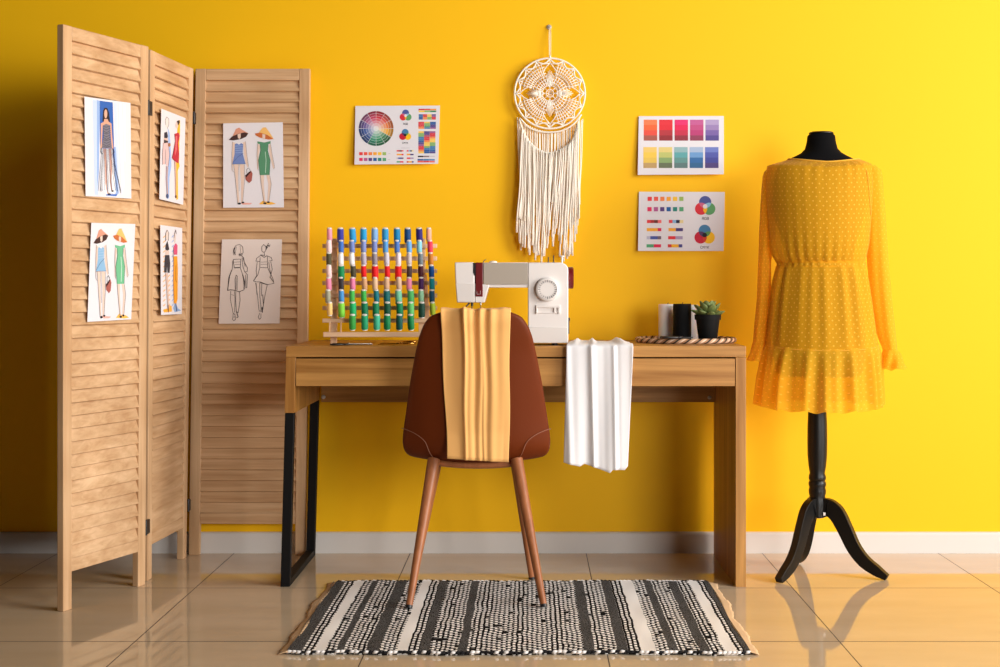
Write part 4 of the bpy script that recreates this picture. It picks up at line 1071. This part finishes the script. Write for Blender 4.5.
for s_ in (-1, 1): m.tube([P(549.9+s_*.7, 28.5, md+.014), P(549.9+s_*.8, 40, md+.006), P(550+s_*.6, 58, md)], .0013, 6)
m.ball(P(550, 57, md-.002), .004, (1, 1, 1.3), 8, 6); link('hanging_loop', m, CORD, hang, smooth=True)
nl = MB(); p = P(550.2, 27.5, WY); nl.tube([(p.x, WY-.001, p.z), (p.x, WY-.016, p.z+.001)], .0016, 8); nl.tube([(p.x, WY-.016, p.z+.001), (p.x, WY-.018, p.z+.001)], .0036, 10)
nl.lathe([(.009, 0), (.008, .003), (.004, .005)], (p.x-.004, WY-.0008, p.z+.001), 14, Matrix.Rotation(pi/2, 3, 'X'))
tag(link('wall_nail', nl, ZINC, smooth='auto'), 'small steel nail holding up the macrame hanging', 'nail')
# upper rim cord + swag + fringe
m = MB()
m.tube(crom([P(519.5, 118, md-.006), P(529, 127.5, md-.008), P(540, 131.5, md-.008), P(551, 132.2, md-.008), P(562, 130.5, md-.008), P(573, 124.5, md-.008), P(581.5, 114.5, md-.006)], 6), .0030, 8)
SW_ = crom([P(519, 119, md-.007), P(524, 133, md-.011), P(532, 144.5, md-.013), P(543, 151.6, md-.014), P(553, 152.4, md-.014), P(564, 147.5, md-.013), P(572, 140, md-.011), P(577, 126, md-.009), P(580, 116, md-.006)], 6)
m.tube(SW_, .0026, 8)
link('swag_cord', m, CORD, hang, smooth=True)
def strand(mb, x0, y0, x1, y1, d0, r_=.0021):
    n_ = 9; ph = random.uniform(0, 6); am = random.uniform(.4, 1.1)
    pts = [P(lerp(x0, x1, i/n_)+am*sin(ph+i*.9)*(i/n_), lerp(y0, y1, i/n_), d0-.002*sin(i*.7+ph)) for i in range(n_+1)]
    rs = [r_]*(n_-1)+[r_*1.25, r_*1.7]
    mb.tube(pts, rs, 6)
bk = MB()
for i in range(40):
    x = lerp(517, 583, i/39)+random.uniform(-.4, .4)
    yt = 131.5-abs(x-551)**2*.0125
    yt = max(112, yt)
    y1 = interp([(516, 215), (519, 245), (526, 232), (540, 205), (552, 196), (560, 214), (572, 214), (577, 205), (584, 206)], x)+random.uniform(-8, 8)
    if x > 576: y1 = 205+random.uniform(-4, 9)
    strand(bk, x, yt, x*.9+55+random.uniform(-1, 1) if x < 570 else x-3, y1, md-.001, .0019)
link('back_fringe', bk, CORDF, hang, smooth=True)
ff = MB()
for i in range(52):
    t = i/51; p_ = SW_[min(len(SW_)-1, int(4+t*(len(SW_)-10)))]
    x0 = p_.x/p_.y*F+CX+random.uniform(-.3, .3); y0 = CY-(p_.z-CH)/p_.y*F
    x1 = lerp(518, 578, t)+random.uniform(-1, 1)
    y1 = interp([(516, 236), (520, 244), (527, 251), (535, 259), (541, 262), (546, 262), (549, 228), (553, 246), (557, 226), (560, 260), (568, 263), (573, 254), (576, 236), (580, 226)], x1)+random.uniform(-6, 1.5)
    if i % 5 == 2: y1 -= random.uniform(8, 26)
    strand(ff, x0, y0, x1, y1, md-.012-random.uniform(0, .007), .0022)
    if i % 3 == 0: strand(ff, x0, y0+1, x1+random.uniform(-1.5, 1.5), y1-random.uniform(4, 30), md-.018, .002)
link('front_fringe', ff, CORDF, hang, smooth=True)

# ---------------------------------------------------------------- dress form
MX, MY = .9345, 4.36
def zf(py): return CH-(py-CY)*MY/F
form = thing('dress_form', 'black tailor dress form on a turned wooden tripod stand', 'dress form', (MX, MY, 0))
HW = lambda px: px*MY/F
sec = [(133, 8, .8), (133.6, 11.5, .85), (136, 13.6, .9), (143, 14.6, .92), (149, 16.2, .95), (153, 20, .85), (156, 25.5, .70), (158.5, 31, .58), (162, 37, .48), (166, 43, .46), (173, 47, .48), (186, 47, .56), (205, 47, .66), (225, 42, .64), (245, 36, .62), (262, 33.5, .64), (280, 37, .66), (305, 43, .66), (330, 46, .68), (355, 45, .7), (372, 43, .7), (376, 38, .7), (377, 10, .7)]
m = MB()
def fsec(u, v):
    t = v*(len(sec)-1); i = min(len(sec)-2, int(t)); f = t-i
    a, b_ = sec[i], sec[i+1]
    y, w_, k = (lerp(a[j], b_[j], f) for j in range(3))
    an = -2*pi*u
    bust = 1+.10*math.exp(-((y-205)/22)**2)*max(0, -sin(an))*(.6+.4*abs(sin(2*an)))
    return (MX+.003+.007*max(0, min(1, (200-y)/40))+HW(w_)*cos(an), MY+HW(w_)*k*sin(an)*bust, zf(y))
m.grid(lambda u, v: fsec(1-u, v), 40, (len(sec)-1)*2, wrap=True)
n0 = len(m.v); m.f.append(tuple(range(39, -1, -1))); m.c.append(None); m.uv.append(None); m.m.append(0)
m.f.append(tuple(range(n0-40, n0))); m.c.append(None); m.uv.append(None); m.m.append(0)
link('torso', m, BLACKCLOTH, form, smooth=True)
m = MB(); m.lathe([(.0, 0), (.036, .0), (.040, -.003), (.040, -.005)], (MX+.010, MY, zf(133)+.003), 30, closed=False, sy=.9); link('neck_cap', m, BLACKWOOD, form, smooth='auto')
PX = .9315
pp = [(377, 9), (385, 8.8), (400, 9), (412, 9.2), (425, 9.8), (440, 10), (455, 9.8), (466, 8.8), (473, 7.6), (476, 8.6), (478.5, 8.8), (480.5, 7.8), (482.5, 8.8), (485, 8.8), (487, 8.0), (490, 8.8), (493, 8.6), (496, 7.8), (499, 8.4), (503, 8.8), (515, 8.4), (516.5, 8.2), (517.5, 6)]
m = MB(); m.lathe([(HW(w_)*.98, zf(y)) for y, w_ in reversed(pp)], (PX, MY, 0), 28); link('turned_post', m, BLACKWOOD, form, smooth='auto')
def curved_leg(ang, reach):
    """cabriole leg in the vertical plane through the post: outline offset from a centre curve"""
    ca, sa = cos(ang), sin(ang)
    cl = [(.018, .213, .056), (.042, .215, .050), (.068, .196, .048), (.094, .152, .043), (.124, .094, .039), (.158, .054, .036), (.198, .028, .030), (.234, .009, .016)]
    k = reach/.238
    pts = crom([Vector((r_*k, h_, 0)) for r_, h_, w_ in cl], 5)
    ws = []
    for i in range(len(pts)): t = i/(len(pts)-1)*(len(cl)-1); j = min(len(cl)-2, int(t)); ws.append(lerp(cl[j][2], cl[j+1][2], t-j))
    m = MB(); vs = []
    for i, p_ in enumerate(pts):
        t = (pts[min(i+1, len(pts)-1)]-pts[max(i-1, 0)]).normalized(); nn = Vector((-t.y, t.x, 0))
        hw = ws[i]*.55; th_ = .0125
        for a_, b_ in ((1, -1), (1, 1), (-1, 1), (-1, -1)):
            q_ = p_+nn*hw*a_
            q_.y = max(q_.y, .0008)
            vs.append((PX+q_.x*ca-sa*th_*b_, MY+q_.x*sa+ca*th_*b_, q_.y))
    k_ = len(pts)
    fs = [(i*4+j, i*4+(j+1) % 4, (i+1)*4+(j+1) % 4, (i+1)*4+j) for i in range(k_-1) for j in range(4)]+[(3, 2, 1, 0), tuple((k_-1)*4+j for j in range(4))]
    m.add(vs, fs)
    return m
# three legs; feet measured on the floor
def leg_to(px, py):
    d = F*CH/(py-CY); x = (px-CX)*d/F
    return math.atan2(d-MY, x-PX), math.hypot(d-MY, x-PX)
for (px, py) in ((778, 583.5), (888.5, 580.5), (796, 563.5)):
    a_, r_ = leg_to(px, py)
    link('leg', curved_leg(a_, r_), BLACKWOOD, form, bevel=.004, segs=3)
m = MB(); p = P(824.3, 514, MY-.027); m.box(p.x-.0035, p.x+.0035, p.y-.002, p.y+.006, p.z-.005, p.z+.005); link('white_tab', m, WHITEP, form)

# ---------------------------------------------------------------- dress
dress = thing('dress', 'yellow long sleeved chiffon dress with small dots worn by the dress form', 'dress', (MX, MY, zf(411)))
def ring_surface(tab, ncomp, seed, cyo=0):
    """tab rows: (py, left px, right px, depth ratio, fold amplitude)"""
    rnd = random.Random(seed)
    comp = [(rnd.randint(*ncomp), rnd.uniform(0, 6.28), rnd.uniform(.5, 1)) for _ in range(5)]
    def f(u, v, dz=0):
        y = lerp(tab[0][0], tab[-1][0], v)
        xl, xr, k, am = interp(tab, y)
        w_ = (xr-xl)/2; cx = (xl+xr)/2
        an = 2*pi*u-pi/2
        fo = sum(a_*sin(n_*an+ph+v*.5*(n_ % 3-1)) for n_, ph, a_ in comp)/2.4
        fo = (fo if fo > 0 else fo*.6)
        rr = 1+am*fo
        # squarer than an ellipse
        c_, s_ = cos(an), sin(an)
        sag = max(0, min(4.0, (y-262)/20))*max(0, -s_)**1.3
        return Vector(((cx-CX)*MY/F+HW(w_)*c_*rr, MY+cyo+HW(w_)*k*s_*rr, zf(y+sag)+dz*fo))
    return f
def garment(name, tab, ncomp, seed, mat_, nu=150, nv=30, hem=0, parent=dress, cyo=0):
    f = ring_surface(tab, ncomp, seed, cyo)
    m = MB(); H = abs(tab[-1][0]-tab[0][0])*MY/F; W_ = .95
    m.grid(lambda u, v: f(u, v, hem*v), nu, nv, wrap=True, uvf=lambda u, v: (u*W_, v*H))
    return link(name, m, mat_, parent, smooth=True)
# bodice: neckline band then shoulders, soft blouse
bod = [(0, 788, 859, .60, .004), (.05, 783, 864, .58, .018), (.10, 775, 869, .56, .024), (.16, 767.5, 872, .56, .02), (.3, 765.5, 872.5, .62, .010), (.5, 766.5, 871.5, .68, .008), (.7, 768.5, 870, .70, .010), (.85, 770.5, 868.5, .69, .03), (.95, 773.5, 866, .66, .03), (1.0, 778, 864, .62, .03)]
def bodf():
    rnd = random.Random(5); comp = [(rnd.randint(16, 34), rnd.uniform(0, 6.28)) for _ in range(4)]
    def f(u, v):
        xl, xr, k, am = interp(bod, v)
        an = 2*pi*u-pi/2; c_, s_ = cos(an), sin(an)
        dip = 0
        # the neckline is lower in front, shoulders rise
        side = abs(c_)
        py = lerp(162.5-4.5*side**1.5, 263.5, v)
        if v < .16: py = lerp(163.8-4.3*side**1.5, lerp(170, 166, side)+0, v/.16)
        elif v < .999: py = lerp(lerp(170, 166, side), 263.5-1.5*side, ((v-.16)/.84))
        fo = sum(sin(n_*an+ph+v*1.5*(n_ % 3-1)) for n_, ph in comp)/2.6
        gather = math.exp(-v*5)*.7+.35+math.exp(-(1-v)*9)*.9
        rr = 1+am*fo*gather
        return Vector(((((xl+xr)/2)-CX)*MY/F+HW((xr-xl)/2)*c_*rr, MY+HW((xr-xl)/2)*k*s_*rr, zf(py)))
    return f
m = MB(); m.grid(bodf(), 150, 44, wrap=True, uvf=lambda u, v: (u*.95, v*.33)); link('bodice', m, DRESS, dress, smooth=True)
m = MB(); fb = bodf(); m.tube([fb(i/80, 0)+Vector((0, 0, .001)) for i in range(81)], .0022, 6, cap=False); link('neck_binding', m, DRESS, dress, smooth=True)
garment('waistband', [(260.5, 779, 863, .63, .02), (262, 777.5, 864.5, .64, .03), (264.5, 777.5, 864.5, .64, .03), (267, 777, 865, .64, .03)], (30, 44), 3, DRESS, nv=6)
garment('skirt', [(266, 777, 865, .64, .03), (280, 774, 868, .66, .045), (300, 771, 871, .68, .04), (325, 768, 874.5, .70, .032), (344, 766, 877, .71, .02)], (14, 30), 11, DRESS)
m = MB(); fr_ = ring_surface([(344, 765.6, 877.4, .71, .016), (346, 765.4, 877.6, .71, .016)], (14, 30), 11); m.tube([fr_(i/120, .5) for i in range(121)], .0011, 6, cap=False); link('ruffle_seam', m, DRESS, dress, smooth=True)
garment('ruffle', [(343.4, 765.5, 877.5, .71, .012), (352, 763.5, 878.5, .715, .05), (375, 760, 880, .72, .085), (405, 757, 882, .72, .09)], (15, 27), 21, SLEEVE, nu=260, nv=20, hem=.006)
def sleeve(path, name, cuff):
    """path rows: (py, left px, right px, y offset)"""
    rnd = random.Random(hash(name) % 7+3); comp = [(rnd.randint(3, 7), rnd.uniform(0, 6.28)) for _ in range(3)]
    def f(u, v):
        y = lerp(path[0][0], path[-1][0], v); xl, xr, dy, am = interp(path, y)
        an = 2*pi*u; fo = sum(sin(n_*an+ph+v*4) for n_, ph in comp)/3
        w_ = (xr-xl)/2; rr = 1+am*fo
        return Vector((((xl+xr)/2-CX)*MY/F+HW(w_)*cos(an)*rr, MY+dy+HW(w_)*1.0*sin(an)*rr, zf(y)+cuff*fo*max(0, v-.9)*10))
    return f
for nm, path, cpath in (('left', [(167.5, 769, 779, .0, .01), (170, 765, 780, .005, .02), (176, 763.5, 780, .012, .04), (200, 762, 779, .022, .06), (230, 761, 777, .03, .08), (262, 760, 772.5, .035, .10), (300, 758.5, 773, .035, .12), (330, 755.5, 771, .03, .12), (342, 754.5, 768, .025, .10)],
                        [(342, 754.5, 768, .025, .08), (346, 753, 770, .025, .14), (354, 750.5, 773, .025, .20), (361, 748.5, 774, .025, .24)]),
                       ('right', [(165.5, 864, 875, .0, .01), (168, 864, 880, .003, .02), (172, 864, 882, .008, .05), (200, 866, 885, .015, .07), (230, 867, 887.5, .02, .08), (262, 868.5, 890, .02, .09), (300, 871.5, 893.5, .015, .10), (335, 878, 896.5, .01, .08), (350, 883.5, 897.5, .005, .08)],
                        [(350, 883.5, 897.5, .005, .06), (354, 882.5, 900.5, .005, .14), (362, 882, 904, .005, .20), (369, 883, 906, .005, .24)])):
    f = sleeve(path, 'a'+nm, 0)
    m = MB(); m.grid(lambda u, v: f(u, v), 48, 40, wrap=True, uvf=lambda u, v: (u*.21, v*.58)); so = link('sleeve', m, SLEEVE, dress, smooth=True)
    f2 = sleeve(cpath, 'b'+nm, .006)
    m = MB(); m.grid(lambda u, v: f2(u, v), 72, 10, wrap=True, uvf=lambda u, v: (u*.3, v*.06)); link('cuff_ruffle', m, SLEEVE, so, smooth=True)
# raglan seam on the right shoulder
m = MB(); m.tube(crom([P(862, 163, MY-.045), P(867, 172, MY-.062), P(869.5, 190, MY-.062), P(871, 215, MY-.045)], 6), .0010, 6); link('raglan_seam', m, DRESS, dress, smooth=True)

# ---------------------------------------------------------------- rug
RX0, RX1, RY0, RY1 = -.630, .570, 3.379, 4.190
bands = [(288, 'c'), (304, 'l'), (314.5, 'w'), (325, 'k'), (336, 'c'), (344, 'k'), (367, 'c'), (379, 'k'), (397, 'w'), (409, 'l'), (420, 'c'), (429, 'k'), (457, 'c'), (467.5, 'k'), (582.5, 'c'), (594, 'k'), (615, 'c'), (626, 'l'), (640, 'w'), (654, 'k'), (667, 'c'), (676, 'k'), (697, 'c'), (707, 'k'), (722, 'w'), (732, 'l'), (740, 'c'), (752, 'c')]
RUGM, nt, b = newmat('woven_rag_rug')
tcn = N(nt, 'ShaderNodeTexCoord'); nz = N(nt, 'ShaderNodeTexNoise', Scale=14.0, Detail=3.0); L(nt, tcn.outputs['Object'], nz.inputs['Vector'])
wob = mth('MULTIPLY', mth('SUBTRACT', nz.outputs['Fac'], .5, nt=nt), .012, nt=nt)
sx = N(nt, 'ShaderNodeSeparateXYZ'); L(nt, tcn.outputs['Object'], sx.inputs[0])
xx = mth('ADD', sx.outputs[0], wob, nt=nt); yy = sx.outputs[1]
x01 = mth('DIVIDE', mth('SUBTRACT', xx, RX0, nt=nt), RX1-RX0, nt=nt)
def ramp(vals):
    """vals per band code -> constant ramps split in two halves because a ramp holds 32 stops"""
    r = N(nt, 'ShaderNodeValToRGB'); r.color_ramp.interpolation = 'CONSTANT'; e = r.color_ramp.elements
    stops = [(max(0, ((px-CX)*.002557-RX0)/(RX1-RX0)), vals[c]) for px, c in bands]
    e[0].position = 0; e[0].color = (stops[0][1],)*3+(1,)
    e[1].position = stops[1][0]; e[1].color = (stops[1][1],)*3+(1,)
    for p_, v_ in stops[2:]: q_ = e.new(p_); q_.color = (v_,)*3+(1,)
    L(nt, x01, r.inputs['Fac']); return r.outputs['Color']
isk = ramp({'c': 0, 'w': 0, 'k': 1, 'l': 1}); isl = ramp({'c': 0, 'w': 0, 'k': 0, 'l': 1}); isw = ramp({'c': 0, 'w': 1, 'k': 0, 'l': 0})
per = .0130
cellx = mth('DIVIDE', xx, per, nt=nt); fx = mth('FRACT', cellx, nt=nt); ix = mth('FLOOR', cellx, nt=nt)
wht = mth('GREATER_THAN', fx, .46, nt=nt)                     # solid white cord
dash = mth('FRACT', mth('ADD', mth('DIVIDE', mth('ADD', yy, mth('MULTIPLY', nz.outputs['Fac'], .02, nt=nt), nt=nt), .024, nt=nt), mth('MULTIPLY', ix, .5, nt=nt), nt=nt), nt=nt)
dk = mth('GREATER_THAN', dash, .80, nt=nt)                    # black dashes over the dark cord, white peeps between
darkcord = mth('MULTIPLY', dk, mth('SUBTRACT', 1.0, isl, nt=nt), nt=nt)
kn = mth('MAXIMUM', wht, darkcord, nt=nt)
wn = N(nt, 'ShaderNodeTexWhiteNoise', _noise_dimensions='2D'); cv_ = N(nt, 'ShaderNodeCombineXYZ')
L(nt, ix, cv_.inputs[0]); L(nt, mth('FLOOR', mth('DIVIDE', yy, .024, nt=nt), nt=nt), cv_.inputs[1]); L(nt, cv_.outputs[0], wn.inputs['Vector'])
kn = mth('MULTIPLY', kn, mth('GREATER_THAN', wn.outputs['Value'], mth('MULTIPLY', mth('SUBTRACT', 1.0, isl, nt=nt), .035, nt=nt), nt=nt), nt=nt)
wdash = mth('FRACT', mth('ADD', mth('DIVIDE', yy, .024, nt=nt), mth('MULTIPLY', ix, .37, nt=nt), nt=nt), nt=nt)
kn = mth('MULTIPLY', kn, mth('SUBTRACT', 1.0, mth('MULTIPLY', mth('GREATER_THAN', wdash, .66, nt=nt), 1.0, nt=nt), nt=nt), nt=nt)
lm = mth('ADD', mth('MULTIPLY', isk, kn, nt=nt), isw, nt=nt)
n2 = N(nt, 'ShaderNodeTexNoise', Scale=420.0, Detail=2.0); L(nt, tcn.outputs['Object'], n2.inputs['Vector'])
# charcoal weave speckle
spk = mth('MULTIPLY', mth('SUBTRACT', 1.0, mth('MAXIMUM', isk, isw, nt=nt), nt=nt), mth('MULTIPLY', mth('GREATER_THAN', n2.outputs['Fac'], .48, nt=nt), .13, nt=nt), nt=nt)
lm = mth('ADD', lm, spk, nt=nt)
cm = N(nt, 'ShaderNodeMix', _data_type='RGBA'); cm.inputs[6].default_value = lin((20, 17, 17))+(1,); cm.inputs[7].default_value = lin((250, 244, 238))+(1,)
L(nt, lm, cm.inputs[0]); L(nt, cm.outputs[2], b.inputs['Base Color']); b.inputs['Roughness'].default_value = .95; b.inputs['Specular IOR Level'].default_value = .1
hgt = mth('ADD', mth('ABSOLUTE', mth('SUBTRACT', mth('FRACT', mth('DIVIDE', xx, per/2, nt=nt), nt=nt), .5, nt=nt), nt=nt), mth('MULTIPLY', mth('ABSOLUTE', mth('SUBTRACT', dash, .5, nt=nt), nt=nt), .8, nt=nt), nt=nt)
bp = N(nt, 'ShaderNodeBump', Strength=.4, Distance=.001); bp.invert = True; L(nt, hgt, bp.inputs['Height']); L(nt, bp.outputs['Normal'], b.inputs['Normal'])
rug = thing('rug', 'black and white striped woven rug with tan end hems under the chair', 'rug', (0, 0, 0))
def edge_y(x, side): return (.0035*sin(x*37)+.002*sin(x*91+1)+.004*sin(x*9))*side
def rugf(x01_, v):
    x = lerp(RX0+.018, RX1-.018, x01_)
    x += lerp(-.002, .002, v)+.003*sin(v*9+x*2)
    y = lerp(RY0+edge_y(x, 1), RY1+edge_y(x+3, -1), v)
    return x, y
def top(u, v, lo=False):
    x, y = rugf(u, v); e_ = min(v, 1-v)
    ripple = .0012*sin(x*60)*sin(y*17)
    return (x, y, .0008 if lo else .0105+ripple*min(1, e_*20))
m = MB(); m.grid(lambda u, v: top(u, v), 120, 50); m.grid(lambda u, v: top(1-u, v, True), 20, 10)
m.grid(lambda u, v: (top(u, 0)[0], top(u, 0)[1], lerp(.0008, .0105, v)), 120, 1)
m.grid(lambda u, v: (top(1-u, 1)[0], top(1-u, 1)[1], lerp(.0008, .0105, v)), 120, 1)
for s_ in (0, 1): m.grid(lambda u, v: (top(s_, u)[0], top(s_, u if s_ else 1-u)[1], lerp(.0008, .0105, v)), 50, 1)
link('woven_field', m, RUGM, rug, smooth='auto')
m = MB()
for v_ in (0, 1):
    x = 0.0; n_ = 96
    for i in range(n_):
        a_, b_ = i/n_, (i+1.15)/n_
        p0, p1 = rugf(a_, v_), rugf(min(1, b_), v_)
        xm = (p0[0]+p1[0])/2
        c_ = (236, 230, 226) if random.random() < .46 else (30, 28, 30)
        sgn = -1 if v_ == 0 else 1
        m.tube([(p0[0], p0[1]+sgn*.001, .0055), (lerp(p0[0], p1[0], .4), p0[1]+sgn*.004, .0085), (p1[0], p1[1]+sgn*.001, .008)], [.0035, .0045, .003], 6, c_)
link('edge_binding', m, ink_mat('bound_edge_yarn', .95), rug, smooth=True)
for s_ in (0, 1):
    m = MB()
    def hem(u, v, s_=s_):
        y = lerp(RY0-.004, RY1-.004, v); jag = .004*sin(v*17)+.002*sin(v*41+2)+.001*sin(v*113)
        if s_ == 0: x = lerp(RX0+.0205, RX0-.006+jag, u)
        else: x = lerp(RX1-.0205, RX1+.006-jag, u)
        x += lerp(-.002, .002, v)+.003*sin(v*9+x*2)
        return (x, y, lerp(.0095, .0025, u)+.0012*abs(sin(v*90+u*3)))
    m.grid((lambda u, v: hem(1-u, v)) if s_ == 0 else (lambda u, v: hem(u, v)), 4, 90)
    link('end_hem', m, TAN, rug, smooth=True, solid=.0018)

# ---------------------------------------------------------------- light: tall window off to the right, two added fills, dim room all round
def area(name, loc, target, sx_, sy_, power, col):
    l = bpy.data.lights.new(name, 'AREA'); l.shape = 'RECTANGLE'; l.size = sx_; l.size_y = sy_; l.energy = power; l.color = col
    o = bpy.data.objects.new(name, l); COL.objects.link(o); o.location = loc
    o.rotation_euler = (Vector(target)-Vector(loc)).to_track_quat('-Z', 'Y').to_euler()
    return o
area('side_window_light', (6, .5, 2.2), (0, 4.5, 1), 2.5, 2.5, 292, (1, .985, .96))
area('far_window_light', (5.5, 2.6, 2.0), (0, 4.4, 1), 2, 2.2, 155, (1, .985, .96))
area('front_fill_light', (2.7, -1, 1.4), (-.7, 4.5, .9), 1.8, 1.8, 76, (1, .985, .96)).data.spread = radians(130)  # added low fill from the front right, brightens the middle; not a window
area('high_fill_light', (2.6, 2.4, 3.2), (-.8, 4.3, .3), 1.2, 1.2, 15, (1, .97, .93)).data.spread = radians(110)  # small added fill from high on the right, stands for no lamp
W = bpy.data.worlds.new('room_ambient'); SC.world = W; W.use_nodes = True
W.node_tree.nodes['Background'].inputs[0].default_value = (1, .97, .95, 1); W.node_tree.nodes['Background'].inputs[1].default_value = .008

# ---------------------------------------------------------------- camera
cam = bpy.data.cameras.new('camera'); co = bpy.data.objects.new('camera', cam); COL.objects.link(co)
co.location = (0, 0, CH); co.rotation_euler = (pi/2, 0, 0)
cam.sensor_width = 36; cam.sensor_fit = 'HORIZONTAL'; cam.lens = F/1000*36
cam.shift_x = -(CX-500)/1000; cam.shift_y = -(333.5-CY)/1000
cam.clip_start = .05
SC.camera = co
SC.view_settings.view_transform = 'Standard'; SC.view_settings.look = 'None'
SC.view_settings.gamma = 1; SC.view_settings.use_curve_mapping = False
SC.view_settings.exposure = 0
SC.cycles.max_bounces = 10; SC.cycles.transparent_max_bounces = 16
SC.cycles.use_denoising = True
